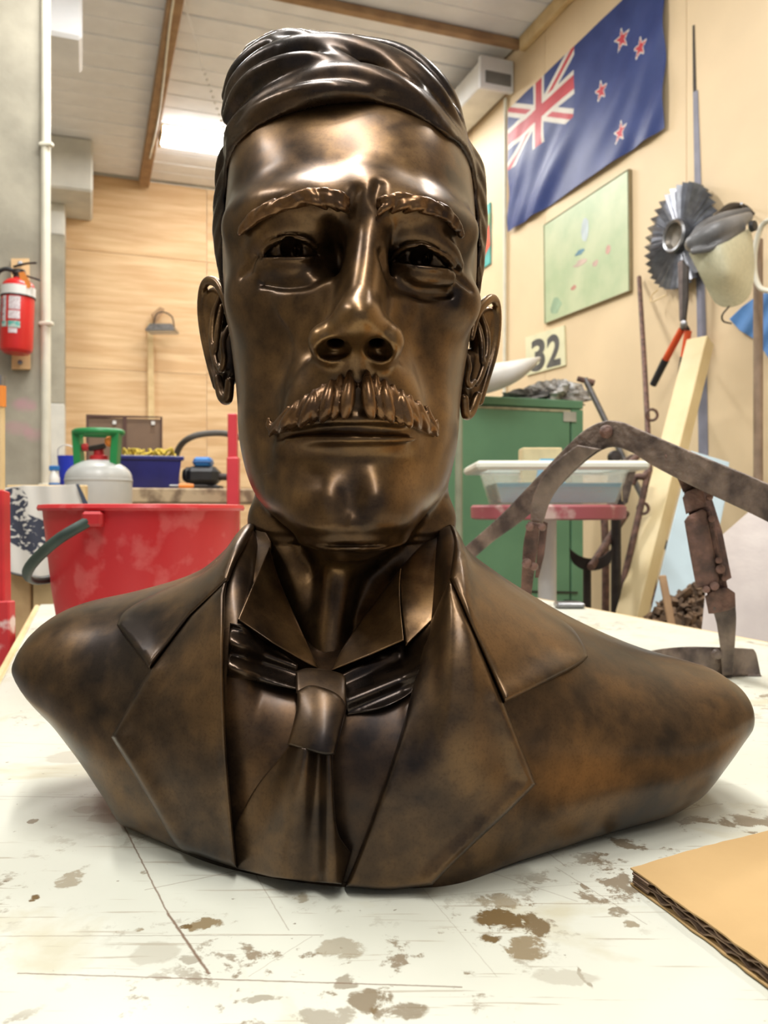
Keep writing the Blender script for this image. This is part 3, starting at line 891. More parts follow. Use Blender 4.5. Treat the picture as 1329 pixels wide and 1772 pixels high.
def mesh_py(name, verts, faces, mat, parent=None, smooth=False, sharp=None):
    V = np.array([tuple(v) for v in verts], float)
    c = V.mean(0)
    me = bpy.data.meshes.new(name)
    me.from_pydata([tuple(v) for v in V-c], [], [tuple(f) for f in faces])
    bm = bmesh.new(); bm.from_mesh(me)
    bmesh.ops.recalc_face_normals(bm, faces=bm.faces)
    bm.to_mesh(me); bm.free()
    if smooth:
        me.polygons.foreach_set("use_smooth", [True]*len(me.polygons))
        me.set_sharp_from_angle(angle=math.radians(sharp or 40))
    if mat is not None: me.materials.append(mat)
    o = bpy.data.objects.new(name, me)
    o.location = c
    return place(o, parent)

def box_data(c, h, axes=(XV, YV, ZV), bev=.004):
    """chamfered box: centre, half sizes, axes"""
    b = min(bev, min(h)*.6)
    V = []; idx = {}
    for sx in (-1, 1):
        for sy in (-1, 1):
            for sz in (-1, 1):
                for k in range(3):
                    e = [h[0]-b, h[1]-b, h[2]-b]; e[k] = h[k]
                    idx[(sx, sy, sz, k)] = len(V)
                    V.append(Vector(c)+axes[0]*(sx*e[0])+axes[1]*(sy*e[1])+axes[2]*(sz*e[2]))
    Fs = []
    S = (-1, 1)
    for k in range(3):
        u, w = (k+1) % 3, (k+2) % 3
        for s in S:
            q = []
            for (a, d) in ((-1, -1), (1, -1), (1, 1), (-1, 1)):
                t = [0, 0, 0]; t[k] = s; t[u] = a; t[w] = d
                q.append(idx[(*t, k)])
            Fs.append(q)
        for a in S:
            for d in S:
                t0 = [0, 0, 0]; t0[u] = a; t0[w] = d
                t1 = list(t0); t0[k] = -1; t1[k] = 1
                Fs.append([idx[(*t0, u)], idx[(*t0, w)], idx[(*t1, w)], idx[(*t1, u)]])
    for sx in S:
        for sy in S:
            for sz in S:
                Fs.append([idx[(sx, sy, sz, k)] for k in range(3)])
    return V, Fs

def box(name, c, size, mat, parent=None, axes=(XV, YV, ZV), bev=.004):
    V, Fs = box_data(c, [s/2 for s in size], axes, bev)
    return mesh_py(name, V, Fs, mat, parent)

def rbox(name, a0, a1, b0, b1, z0, z1, mat, parent=None, bev=.006):
    return box(name, R((a0+a1)/2, (b0+b1)/2, (z0+z1)/2), (a1-a0, b1-b0, z1-z0), mat, parent, (NV, DV, ZV), bev)

def beam(name, p0, p1, w, t, mat, parent=None, side=None, bev=.003):
    """box from p0 to p1, w across (along side), t thick"""
    p0, p1 = Vector(p0), Vector(p1)
    ax = (p1-p0).normalized()
    s = Vector(side) if side is not None else XV
    s = (s-ax*s.dot(ax)).normalized()
    u = ax.cross(s)
    return box(name, (p0+p1)/2, (w, t, (p1-p0).length), mat, parent, (s, u, ax), bev)

def tube(name, pts, r, mat, parent=None, seg=10, fine=5, closed=False, flat=None):
    """round bar through points; r a number or a list"""
    P = [np.array(tuple(p), float) for p in pts]
    Rr = list(r) if hasattr(r, '__len__') else [r]*len(P)
    Q = [np.append(p, q) for p, q in zip(P, Rr)]
    if len(Q) > 2 and fine > 1:
        if closed: E = [Q[-1]]+Q+[Q[0], Q[1]]
        else: E = [2*Q[0]-Q[1]]+Q+[2*Q[-1]-Q[-2]]
        out = []
        for i in range(1, len(E)-2):
            for t in np.arange(fine)/fine:
                a, b, c, d = E[i-1], E[i], E[i+1], E[i+2]
                out.append(.5*((2*b)+(-a+c)*t+(2*a-5*b+4*c-d)*t*t+(-a+3*b-3*c+d)*t**3))
        if not closed: out.append(Q[-1])
        Q = out
    n = len(Q)
    V = []
    up = None
    for i in range(n):
        a = Q[(i-1) % n][:3] if (closed or i > 0) else Q[i][:3]
        b = Q[(i+1) % n][:3] if (closed or i < n-1) else Q[i][:3]
        t = Vector(b-a).normalized()
        if up is None:
            up = Vector((0, 0, 1)) if abs(t.z) < .9 else Vector((1, 0, 0))
        s = t.cross(up).normalized()
        up = s.cross(t).normalized()
        rr = max(Q[i][3], 1e-4)
        for k in range(seg):
            an = 2*math.pi*k/seg
            fx, fy = (1, 1) if flat is None else flat
            V.append(Vector(Q[i][:3])+s*math.cos(an)*rr*fx+up*math.sin(an)*rr*fy)
    Fs = []
    for i in range(n if closed else n-1):
        j = (i+1) % n
        for k in range(seg):
            k2 = (k+1) % seg
            Fs.append((i*seg+k, i*seg+k2, j*seg+k2, j*seg+k))
    if not closed:
        Fs.append(tuple(range(seg-1, -1, -1))); Fs.append(tuple((n-1)*seg+k for k in range(seg)))
    return mesh_py(name, V, Fs, mat, parent, smooth=True, sharp=50)

def lathe(name, c, prof, mat, parent=None, seg=40, axis=ZV, arc=(0, 2*math.pi), ref=None, sharp=35):
    """profile (radius, height) turned about axis through c"""
    ax = Vector(axis).normalized()
    u = Vector(ref) if ref is not None else (XV if abs(ax.x) < .9 else YV)
    u = (u-ax*u.dot(ax)).normalized(); w = ax.cross(u)
    full = abs(arc[1]-arc[0]-2*math.pi) < 1e-6
    ns = seg if full else seg+1
    V = []
    for (r, h) in prof:
        for k in range(ns):
            a = arc[0]+(arc[1]-arc[0])*k/seg
            V.append(Vector(c)+ax*h+(u*math.cos(a)+w*math.sin(a))*max(r, 1e-5))
    Fs = []
    for i in range(len(prof)-1):
        for k in range(seg):
            k2 = (k+1) % ns
            Fs.append((i*ns+k, i*ns+k2, (i+1)*ns+k2, (i+1)*ns+k))
    return mesh_py(name, V, Fs, mat, parent, smooth=True, sharp=sharp)

def prism(name, pts, ext, mat, parent=None, smooth=False):
    """polygon given in space, pushed along ext"""
    n = len(pts); e = Vector(ext)
    V = [Vector(p) for p in pts]+[Vector(p)+e for p in pts]
    Fs = [tuple(range(n)), tuple(range(2*n-1, n-1, -1))]+[(i, (i+1) % n, n+(i+1) % n, n+i) for i in range(n)]
    return mesh_py(name, V, Fs, mat, parent, smooth)

def flat(d): return lambda x, y: np.full(np.shape(x), float(d))

def wall_plate(name, corners, thick, mat, parent=None, off=0.0):
    """plate lying on the right-hand wall, corners in pixels"""
    return prism(name, [on_right(x, y, off) for x, y in corners], -NV*thick, mat, parent)

def text_mesh(name, body, origin, right, up, height, mat, parent=None, bold=.0, ext=.002):
    cu = bpy.data.curves.new(name, 'FONT')
    cu.body = body; cu.size = 1.0; cu.extrude = 0; cu.offset = bold
    t = bpy.data.objects.new(name, cu)
    COL.objects.link(t)
    dg = bpy.context.evaluated_depsgraph_get()
    me = bpy.data.meshes.new_from_object(t.evaluated_get(dg))
    bpy.data.objects.remove(t)
    V = np.array([v.co[:] for v in me.vertices])
    Fs = [tuple(p.vertices) for p in me.polygons]
    lo, hi = V.min(0), V.max(0)
    right, up = Vector(right), Vector(up).normalized()
    s = height/(hi[1]-lo[1])
    sx = right.length/(hi[0]-lo[0])
    rn = right.normalized()
    nrm = rn.cross(up)
    W3 = [Vector(origin)+rn*((v[0]-lo[0])*sx)+up*((v[1]-lo[1])*s) for v in V]
    o = mesh_py(name, W3, Fs, mat, parent)
    bpy.data.meshes.remove(me)
    return o

# ------------------------------------------------------------------ room materials
M_CREAM = simple("cream_paint", (.76, .59, .37), .55, noise=.04, scale=2.2, bump=.02, bscale=30)
M_PLY = simple("plywood", (.74, .53, .30), .6, col2=(.60, .38, .19), scale=3.0, stretch=(.5, .5, 5.5), detail=9, lo=.38, hi=.66)
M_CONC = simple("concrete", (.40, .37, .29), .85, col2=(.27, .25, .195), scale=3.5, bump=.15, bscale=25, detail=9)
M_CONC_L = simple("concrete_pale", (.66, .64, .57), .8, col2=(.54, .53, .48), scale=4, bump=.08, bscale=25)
M_CEIL = simple("ceiling_paint", (.87, .88, .90), .7, col2=(.76, .77, .79), scale=3, bump=.05, bscale=20)
M_FLOOR = simple("floor_concrete", (.33, .31, .28), .7, col2=(.22, .21, .19), scale=5)
M_WOOD = simple("rough_timber", (.40, .25, .13), .7, col2=(.28, .165, .085), scale=9, stretch=(1, 1, 1), detail=8)
M_WOODY = simple("yellow_timber", (.74, .56, .30), .6, col2=(.60, .43, .21), scale=9, detail=8)
M_WHITE = simple("white_paint", (.80, .80, .77), .45, noise=.06)
M_PIPE = simple("pipe_paint", (.76, .73, .60), .45, noise=.06)
M_BLACK = simple("black_plastic", (.020, .020, .022), .45, noise=.2)
M_STEEL = simple("grey_steel", (.30, .30, .31), .35, metal=.9, noise=.15, scale=30)
M_RUST = simple("rusty_iron", (.215, .115, .085), .62, metal=.25, col2=(.075, .045, .036), scale=40, bump=.4, bscale=120, detail=9)
M_IRON = simple("worn_iron", (.245, .185, .145), .5, metal=.4, col2=(.065, .048, .042), scale=26, bump=.35, bscale=110, detail=9)
M_RED = simple("red_plastic", (.56, .022, .028), .38, col2=(.62, .085, .085), scale=26, detail=12, lo=.36, hi=.47)
M_REDPAINT = simple("red_paint", (.55, .022, .028), .45, noise=.15, scale=12)
M_GREEN = simple("green_enamel", (.125, .270, .150), .42, col2=(.10, .225, .125), scale=3)
M_ORANGE = simple("orange_plastic", (.80, .26, .04), .5, noise=.05)
M_BLUE = simple("navy_plastic", (.018, .020, .17), .35, noise=.15)
M_BLUEL = simple("blue_plastic", (.03, .20, .55), .4, noise=.1)
M_DARK = simple("dark_iron", (.055, .045, .040), .55, metal=.5, noise=.2, scale=20)

def lit_mat(name, col, strength):
    m = bpy.data.materials.new(name)
    nt, b = nodes_of(m)
    b.inputs["Base Color"].default_value = (.9, .9, .9, 1)
    b.inputs["Emission Color"].default_value = (*col, 1)
    b.inputs["Emission Strength"].default_value = strength
    return m

def pink_smears(m, spots):
    """faded pink spray marks on the column, each an oval with a ragged edge"""
    nt = m.node_tree; b = nt.nodes["Principled BSDF"]
    geo = nt.nodes.new("ShaderNodeNewGeometry"); sep = nt.nodes.new("ShaderNodeSeparateXYZ")
    nt.links.new(geo.outputs["Position"], sep.inputs[0])
    nz = nt.nodes.new("ShaderNodeTexNoise"); nz.inputs["Scale"].default_value = 14; nz.inputs["Detail"].default_value = 6
    nt.links.new(geo.outputs["Position"], nz.inputs["Vector"])
    def mth(op, a, c):
        q = nt.nodes.new("ShaderNodeMath"); q.operation = op
        for i, v in enumerate((a, c)):
            if isinstance(v, (int, float)): q.inputs[i].default_value = v
            else: nt.links.new(v, q.inputs[i])
        return q.outputs[0]
    for (p, rx, rz, st) in spots:
        dx = mth('MULTIPLY', mth('SUBTRACT', sep.outputs[0], p[0]), 1/rx); dz = mth('MULTIPLY', mth('SUBTRACT', sep.outputs[2], p[2]), 1/rz)
        d = mth('ADD', mth('ADD', mth('MULTIPLY', dx, dx), mth('MULTIPLY', dz, dz)), mth('MULTIPLY', nz.outputs["Fac"], 1.2))
        mr = nt.nodes.new("ShaderNodeMapRange"); mr.inputs["From Min"].default_value = 1.5; mr.inputs["From Max"].default_value = .6; mr.inputs["To Max"].default_value = st
        nt.links.new(d, mr.inputs["Value"])
        old = b.inputs["Base Color"].links[0].from_socket
        mx = nt.nodes.new("ShaderNodeMix"); mx.data_type = 'RGBA'
        nt.links.new(mr.outputs[0], mx.inputs[0]); nt.links.new(old, mx.inputs[6]); mx.inputs[7].default_value = (.55, .27, .33, 1)
        nt.links.new(mx.outputs[2], b.inputs["Base Color"])
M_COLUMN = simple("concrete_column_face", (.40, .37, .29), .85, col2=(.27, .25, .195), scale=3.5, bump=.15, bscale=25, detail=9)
pink_smears(M_COLUMN, [(on_b(42, 700, 4.96), .07, .05, .6), (on_b(30, 742, 4.96), .09, .05, .45), (on_b(58, 752, 4.96), .06, .05, .4)])

# ------------------------------------------------------------------ setting
S = dict(kind="structure")
A0, B0 = -3.2, -3.0
o = rbox("floor", A0-.1, WALL_R+.1, B0, WALL_B+.1, -.08, 0, M_FLOOR); tag(o, **S)
wr = rbox("wall_right", WALL_R+.012, WALL_R+.12, B0, WALL_B+.1, 0, CEIL_Z+.1, M_CREAM); tag(wr, **S)
edges = [B0, -1.8, -.6, .6, 1.8, 2.45, 3.66, 5.12, 6.3, 7.5, WALL_B]
for i in range(len(edges)-1):
    rbox("wall_sheet", WALL_R, WALL_R+.012, edges[i]+.002, edges[i+1]-.002, 0, CEIL_Z-.02, M_CREAM, wr, bev=.002)
wb = rbox("wall_back", A0, WALL_R, WALL_B+.014, WALL_B+.12, 0, CEIL_Z+.1, M_CONC_L); tag(wb, **S)
zz = [0, 1.2, 2.4, 3.6, CEIL_Z-.01]
for i in range(4):
    for a0, a1 in ((-.60, 1.20), (1.20, WALL_R)):
        rbox("plywood_sheet", a0+.002, a1-.002, WALL_B, WALL_B+.014, zz[i]+.002, zz[i+1]-.002, M_PLY, wb, bev=.002)
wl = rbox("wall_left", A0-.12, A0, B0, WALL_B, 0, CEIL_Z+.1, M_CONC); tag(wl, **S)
ce = rbox("ceiling", A0, WALL_R+.1, B0, WALL_B+.1, CEIL_Z+.03, CEIL_Z+.12, M_CEIL); tag(ce, **S)
b = B0
proto = None
while b < WALL_B-.1:
    w = .235
    if proto is None:
        proto = rbox("ceiling_board", A0, WALL_R, b+.004, b+w-.004, CEIL_Z, CEIL_Z+.03, M_CEIL, ce, bev=.008)
        base_b = b
    else:
        q = proto.copy(); COL.objects.link(q)
        q.parent = ce
        q.location = Vector(proto.location)+DV*(b-base_b)+ZV*random.uniform(-.004, .002)
    b += w
# concrete pillars and downstands on the left
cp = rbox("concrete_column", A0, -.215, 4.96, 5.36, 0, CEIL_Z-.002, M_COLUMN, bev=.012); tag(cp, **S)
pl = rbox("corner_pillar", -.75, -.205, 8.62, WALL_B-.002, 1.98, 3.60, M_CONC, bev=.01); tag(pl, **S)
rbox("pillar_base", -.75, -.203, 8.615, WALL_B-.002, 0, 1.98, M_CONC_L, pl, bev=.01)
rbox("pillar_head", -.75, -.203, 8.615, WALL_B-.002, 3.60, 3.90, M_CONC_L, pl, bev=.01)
q = rbox("trim_1", A0, .05, 8.2, WALL_B-.002, 3.90, CEIL_Z-.002, M_CONC_L, bev=.02); tag(q, **S)
q = rbox("trim_2", -.34, -.03, 5.5, 5.95, 3.86, CEIL_Z-.002, M_CEIL, bev=.02); tag(q, **S)
# timber beams under the ceiling
q = rbox("trim_3", .50, .60, 2.5, WALL_B-.06, CEIL_Z-.10, CEIL_Z-.006, M_WOOD); tag(q, **S)
tube("cable", [R(.55+.02*math.sin(k*1.3), 2.6+k*.8, CEIL_Z-.108) for k in range(8)], .008, M_PIPE, q, seg=6)
q = rbox("trim_4", -.6, WALL_R-.01, 5.42, 5.49, CEIL_Z-.055, CEIL_Z-.004, M_WOOD); tag(q, **S)
q = rbox("trim_5", WALL_R-.05, WALL_R-.002, 2.0, 5.40, CEIL_Z-.11, CEIL_Z-.006, M_WOODY); tag(q, **S)
# boxed duct along the top of the right-hand wall
du = rbox("trim_6", WALL_R-.26, WALL_R-.02, 5.60, 8.6, CEIL_Z-.30, CEIL_Z-.10, M_WHITE, bev=.01); tag(du, **S)
rbox("duct_flange", WALL_R-.28, WALL_R-.005, 5.56, 5.60, CEIL_Z-.33, CEIL_Z-.09, M_CEIL, du)
rbox("duct_mouth", WALL_R-.24, WALL_R-.03, 5.553, 5.562, CEIL_Z-.29, CEIL_Z-.20, simple("dusty_grey", (.22, .22, .21), .8), du)
# conduits
q = tube("trim_7", [W(79, -250, 4.6), W(79, 400, 4.6), W(80, 1150, 4.6), W(80, 1190, 4.6)], .026, M_PIPE, seg=12, fine=1); tag(q, **S)
tube("conduit_arm", [W(-30, 6, 4.62), W(60, 6, 4.62), W(80, 30, 4.6), W(80, 80, 4.6)], .020, M_PIPE, q, seg=8)
for yy in (250, 560, 840):
    box("conduit_clip", W(80, yy, 4.585), (.075, .03, .02), M_PIPE, q)
q = tube("trim_8", [on_right(875, 170, .02), on_right(874, 420, .02), on_right(873, 660, .02), on_right(873, 900, .02)], .014, M_PIPE, seg=10, fine=1); tag(q, **S)

# fluorescent light on the ceiling
fx = empty("ceiling_light", R(1.24, 7.82, CEIL_Z))
tag(fx, "white fluorescent ceiling light glowing beside the bust's hair", "light")
rbox("housing", .62, 1.86, 7.66, 7.98, CEIL_Z-.02, CEIL_Z-.001, M_WHITE, fx)
rbox("diffuser", .64, 1.84, 7.67, 7.97, CEIL_Z-.085, CEIL_Z-.02, lit_mat("lit_diffuser", (1, .98, .95), 26.0), fx, bev=.03)
for a in (.625, 1.855):
    rbox("end_cap", a-.01, a+.01, 7.655, 7.985, CEIL_Z-.09, CEIL_Z-.002, M_WOODY, fx)
def under_ceiling(px, py, drop): return W(px, py, (CEIL_Z-drop-CAM_Z)*F_PX/(CY-py))
pc = tube("pull_cord", [under_ceiling(312, -20, .02), under_ceiling(335, 60, .10), under_ceiling(352, 120, .16)], .006, M_CEIL, seg=6)
tag(pc, "thin pale cord with beads running down to the ceiling light", "cord")
bead = None
for k in range(12):
    t = k/11
    p = under_ceiling(352+38*t, 120+110*t**1.05, .16)
    if bead is None:
        bead = lathe("bead", p, [(0, -.012), (.009, -.008), (.012, 0), (.009, .008), (0, .012)], M_WHITE, pc, seg=8)
        b0 = Vector(p)
    else:
        q = bead.copy(); COL.objects.link(q); q.parent = pc; q.location = Vector(bead.location)+(Vector(p)-b0)
# ------------------------------------------------------------------ the table
def tabpt(px, py): return W(px, py, (CAM_Z-TABLE_Z)*F_PX/(py-CY))
def table_mat():
    m = bpy.data.materials.new("stained_white_tabletop")
    nt, b = nodes_of(m)
    L = nt.links.new
    geo = nt.nodes.new("ShaderNodeNewGeometry")
    def math_(op, a, b_=None, c=None):
        n = nt.nodes.new("ShaderNodeMath"); n.operation = op
        for i, v in enumerate((a, b_, c)):
            if v is None: continue
            if isinstance(v, (int, float)): n.inputs[i].default_value = v
            else: L(v, n.inputs[i])
        return n.outputs[0]
    def noise(scale, detail=6, dist=0.0, stretch=None, rough=.55):
        n = nt.nodes.new("ShaderNodeTexNoise"); n.inputs["Scale"].default_value = scale
        n.inputs["Detail"].default_value = detail; n.inputs["Distortion"].default_value = dist; n.inputs["Roughness"].default_value = rough
        if stretch:
            mp = nt.nodes.new("ShaderNodeMapping"); mp.inputs["Scale"].default_value = stretch
            mp.inputs["Rotation"].default_value = (0, 0, .5)
            L(geo.outputs["Position"], mp.inputs[0]); L(mp.outputs[0], n.inputs["Vector"])
        else: L(geo.outputs["Position"], n.inputs["Vector"])
        return n.outputs["Fac"]
    def ramp(fac, p0, p1):
        r = nt.nodes.new("ShaderNodeMapRange"); r.inputs["From Min"].default_value = p0; r.inputs["From Max"].default_value = p1
        r.clamp = True
        L(fac, r.inputs["Value"]); return r.outputs[0]
    def mix(fac, a, b_):
        n = nt.nodes.new("ShaderNodeMix"); n.data_type = 'RGBA'
        L(fac, n.inputs[0])
        for i, v in ((6, a), (7, b_)):
            if isinstance(v, tuple): n.inputs[i].default_value = (*v, 1)
            else: L(v, n.inputs[i])
        return n.outputs[2]
    sep = nt.nodes.new("ShaderNodeSeparateXYZ"); L(geo.outputs["Position"], sep.inputs[0])
    wob = math_('MULTIPLY_ADD', noise(60, 6), .016, -.008)
    wob2 = math_('MULTIPLY_ADD', noise(75, 6, .3), .016, -.008)
    x = math_('ADD', sep.outputs[0], wob); y = math_('ADD', sep.outputs[1], wob2)
    col = mix(ramp(noise(4.5, 5), .38, .66), (.58, .585, .495), (.64, .645, .56))
    # general grime: pale yellow smears, brown specks, fine scratches
    col = mix(math_('MULTIPLY', ramp(noise(9, 8, .5), .57, .66), .55), col, (.47, .42, .26))
    patch_ = ramp(noise(4.2, 4), .46, .58)
    col = mix(math_('MULTIPLY', math_('MULTIPLY', ramp(noise(38, 10, .2, rough=.68), .555, .60), patch_), .85), col, (.19, .135, .075))
    col = mix(math_('MULTIPLY', ramp(noise(120, 4), .70, .73), .8), col, (.16, .12, .08))
    col = mix(math_('MULTIPLY', ramp(noise(30, 6, .2, (.35, 9, 1)), .63, .655), .55), col, (.33, .27, .19))
    # stains
    fine_ = noise(70, 10, .4, rough=.7)
    st = [(350, 1600, 30, 13, .75), (320, 1602, 10, 6, .9), (868, 1590, 46, 20, .8), (905, 1640, 40, 20, .7), (925, 1600, 22, 24, .75), (850, 1625, 22, 12, .8), (870, 1560, 40, 14, .55), (640, 1730, 40, 20, .65), (690, 1750, 44, 16, .6),
          (590, 1640, 40, 18, .45), (600, 1700, 22, 14, .5), (560, 1760, 60, 18, .45), (120, 1522, 22, 14, .5), (60, 1552, 10, 5, .85), (1070, 1580, 18, 7, .6), (1092, 1600, 14, 6, .6), (1010, 1690, 6, 18, .5), (700, 1480, 1, 1, 0),
          (520, 1555, 16, 7, .5), (450, 1730, 40, 6, .45), (330, 1660, 20, 8, .4), (240, 1610, 8, 4, .6), (58, 1420, 8, 4, .6), (250, 1510, 10, 4, .5)]
    for i, (px, py, rx, ry, s) in enumerate(st):
        if s == 0: continue
        p = tabpt(px, py); e = tabpt(px+rx, py); f = tabpt(px, py-ry)
        a = (e-p).length; c = (f-p).length
        dx = math_('MULTIPLY', math_('SUBTRACT', x, p[0]), 1/a); dy = math_('MULTIPLY', math_('SUBTRACT', y, p[1]), 1/c)
        d = math_('ADD', math_('MULTIPLY', dx, dx), math_('MULTIPLY', dy, dy))
        brk = ramp(math_('ADD', fine_, math_('MULTIPLY', d, -.13)), .34, .42)
        col = mix(math_('MULTIPLY', math_('MULTIPLY', ramp(d, 1.3, .9), brk), min(1.0, s*1.25)), col, (.150, .098, .040) if i % 3 else (.21, .150, .070))
    # pale dried puddles
    for (px, py, rx, ry) in ((980, 1690, 60, 12), (270, 1650, 45, 20), (190, 1415, 40, 8), (150, 1400, 20, 6), (120, 1310, 40, 10)):
        p = tabpt(px, py); a = (tabpt(px+rx, py)-p).length; c = (tabpt(px, py-ry)-p).length
        dx = math_('MULTIPLY', math_('SUBTRACT', x, p[0]), 1/a); dy = math_('MULTIPLY', math_('SUBTRACT', y, p[1]), 1/c)
        d = math_('ADD', math_('MULTIPLY', dx, dx), math_('MULTIPLY', dy, dy))
        col = mix(math_('MULTIPLY', ramp(d, 1.1, .8), .55), col, (.40, .37, .29))
    # scored lines
    jx = math_('MULTIPLY_ADD', noise(160, 3), .0016, -.0008)
    for (p0, p1, w, s) in (((214, 1428), (290, 1580), .0006, .8), ((290, 1580), (362, 1686), .0009, .9), ((0, 1620), (560, 1618), .0004, .55), ((30, 1684), (800, 1708), .0006, .75), ((250, 1540), (420, 1505), .0004, .6),
                           ((440, 1510), (500, 1610), .0004, .4), ((960, 1500), (1120, 1600), .0004, .4), ((700, 1500), (860, 1690), .0003, .3), ((0, 1285), (170, 1290), .0006, .4), ((0, 1378), (190, 1380), .0007, .45),
                           ((640, 1560), (1000, 1530), .0003, .3), ((820, 1500), (1000, 1560), .0004, .4), ((430, 1690), (540, 1620), .0003, .35), ((1090, 1420), (1240, 1390), .0006, .35), ((900, 1440), (980, 1500), .0005, .4)):
        a, c = tabpt(*p0), tabpt(*p1)
        ax = (c-a); ln = ax.length; ax.normalize()
        along = math_('ADD', math_('MULTIPLY', math_('SUBTRACT', sep.outputs[0], a[0]), ax[0]), math_('MULTIPLY', math_('SUBTRACT', sep.outputs[1], a[1]), ax[1]))
        acr = math_('ADD', math_('MULTIPLY', math_('SUBTRACT', sep.outputs[0], a[0]), -ax[1]), math_('MULTIPLY', math_('SUBTRACT', sep.outputs[1], a[1]), ax[0]))
        acr = math_('ABSOLUTE', math_('ADD', acr, jx))
        inr = math_('MULTIPLY', math_('GREATER_THAN', along, 0.0), math_('LESS_THAN', along, ln))
        col = mix(math_('MULTIPLY', math_('MULTIPLY', ramp(acr, w*1.4, w*.4), inr), s), col, (.17, .10, .06))
    L(col, b.inputs["Base Color"])
    b.inputs["Roughness"].default_value = .42
    bp = nt.nodes.new("ShaderNodeBump"); bp.inputs["Strength"].default_value = .08; bp.inputs["Distance"].default_value = .003
    L(noise(40, 8), bp.inputs["Height"]); L(bp.outputs[0], b.inputs["Normal"])
    return m
TA0, TA1, TB0, TB1 = -.117, 1.18, -.45, 2.35
tb = empty("work_table", R((TA0+TA1)/2, (TB0+TB1)/2, 0), TH)
tag(tb, "white painted work table covered in brown stains and scratches under the bust", "table")
rbox("tabletop", TA0, TA1, TB0, TB1, TABLE_Z-.035, TABLE_Z, table_mat(), tb, bev=.004)
rbox("edge_strip", TA0-.012, TA0, TB0, TB1, TABLE_Z-.045, TABLE_Z-.001, M_WOODY, tb, bev=.003)
rbox("edge_strip", TA1, TA1+.012, TB0, TB1, TABLE_Z-.045, TABLE_Z-.001, M_WOODY, tb, bev=.003)
for a in (TA0+.06, TA1-.06):
    for bb in (TB0+.06, TB1-.06):
        rbox("leg", a-.045, a+.045, bb-.045, bb+.045, 0, TABLE_Z-.035, M_WOOD, tb)
for bb in (TB0+.06, TB1-.06):
    rbox("apron", TA0+.105, TA1-.105, bb-.02, bb+.02, TABLE_Z-.14, TABLE_Z-.035, M_WOOD, tb)

# cardboard sheet lying on the table
M_CARD = simple("cardboard", (.50, .33, .145), .8, col2=(.44, .285, .12), scale=10, bump=.05, bscale=90)
M_CARDD = simple("cardboard_flute", (.30, .20, .13), .9, col2=(.18, .12, .08), scale=60)
cA, cB, cC = tabpt(1090, 1532), tabpt(1329, 1466), tabpt(1329, 1716)
eu = (cB-cA).normalized()*.34; ev = (cC-cA).normalized()*.36
cb = empty("cardboard_sheet", tuple(cA))
tag(cb, "brown corrugated cardboard sheet with torn edge lying on the table corner", "cardboard")
def sheet(name, z0, z1, mat, inset=0.0, ragged=.0012):
    P = []
    for (s0, s1) in ((Vector((0, 0, 0)), eu), (eu, eu+ev), (eu+ev, ev), (ev, Vector((0, 0, 0)))):
        n = 40
        for k in range(n):
            q = s0+(s1-s0)*(k/n)
            c = (eu+ev)*.5
            q = q+(c-q).normalized()*(inset+random.uniform(0, ragged))
            P.append(q)
    sag = lambda q: .0015*math.sin((q.dot(eu))*60)
    n = len(P)
    V = [cA+q+ZV*(z0+abs(sag(q))) for q in P]+[cA+q+ZV*(z1+abs(sag(q))) for q in P]
    cc = (eu+ev)*.5
    V += [cA+cc+ZV*z0, cA+cc+ZV*z1]
    Fs = []
    for i in range(n):
        j = (i+1) % n
        Fs += [(i, j, n+j, n+i), (n+i, n+j, 2*n+1), (j, i, 2*n)]
    return mesh_py(name, V, Fs, mat, cb)
sheet("bottom_liner", .0005, .0014, M_CARD)
def flutes(z0, z1):
    V = []; Fs = []
    for (s0, s1) in ((Vector((0, 0, 0)), eu), (Vector((0, 0, 0)), ev)):
        d = s1-s0; n = 90; inn = (ev if d == eu else eu).normalized()*.02
        st = len(V)
        for k in range(n+1):
            q = cA+s0+d*(k/n)
            z = z0+(z1-z0)*(.5+.5*math.sin(k*1.35)); e = inn*(.05+random.uniform(0, .10))
            V += [q+e+ZV*(z-.0005), q+e+ZV*(z+.0005), q+inn+ZV*(z+.0005), q+inn+ZV*(z-.0005)]
        for k in range(n):
            for m_ in range(4):
                a = st+k*4; Fs.append((a+m_, a+(m_+1) % 4, a+4+(m_+1) % 4, a+4+m_))
    return mesh_py("flute_layer", V, Fs, M_CARDD, cb)
flutes(.0022, .0052)
sheet("middle_liner", .0056, .0064, M_CARDD, .0015, .002)
o = flutes(.0072, .0100)
sheet("top_liner", .0104, .0114, M_CARD)

# ------------------------------------------------------------------ red bucket
BC = Vector((xpix(249, 1.36), 1.36, TABLE_Z))
bk = empty("red_bucket", tuple(BC))
tag(bk, "large red plastic bucket with dark handle behind the bust", "bucket")
rz = CAM_Z-TABLE_Z+.006
lathe("body", BC, [(0, .001), (.118, .001), (.122, .006), (.140, .12), (.153, rz-.004), (.153, rz), (.148, rz), (.136, .12), (.118, .010), (0, .010)], M_RED, bk, seg=72)
lathe("rim", BC, [(.150, rz-.004), (.1595, rz-.004), (.1615, rz), (.1595, rz+.005), (.150, rz+.006)], M_RED, bk, seg=72)
pa = math.radians(-100)
piv = [BC+Vector((math.cos(pa)*.158, math.sin(pa)*.158, rz-.016)), BC+Vector((math.cos(pa+math.pi)*.158, math.sin(pa+math.pi)*.158, rz-.016))]
for p in piv:
    box("handle_lug", p, (.03, .022, .022), M_REDPAINT, bk)
hp = []
mid = (piv[0]+piv[1])*.5
hx = (piv[0]-piv[1])*.5
dn = Vector((-.150, -.01, -.098))
for k in range(13):
    a = math.pi*k/12
    hp.append(mid+hx*math.cos(a)*1.02+dn*math.sin(a)*1.0+(Vector((0, -.02, 0)) if 0 < k < 12 else Vector((0, 0, 0))))
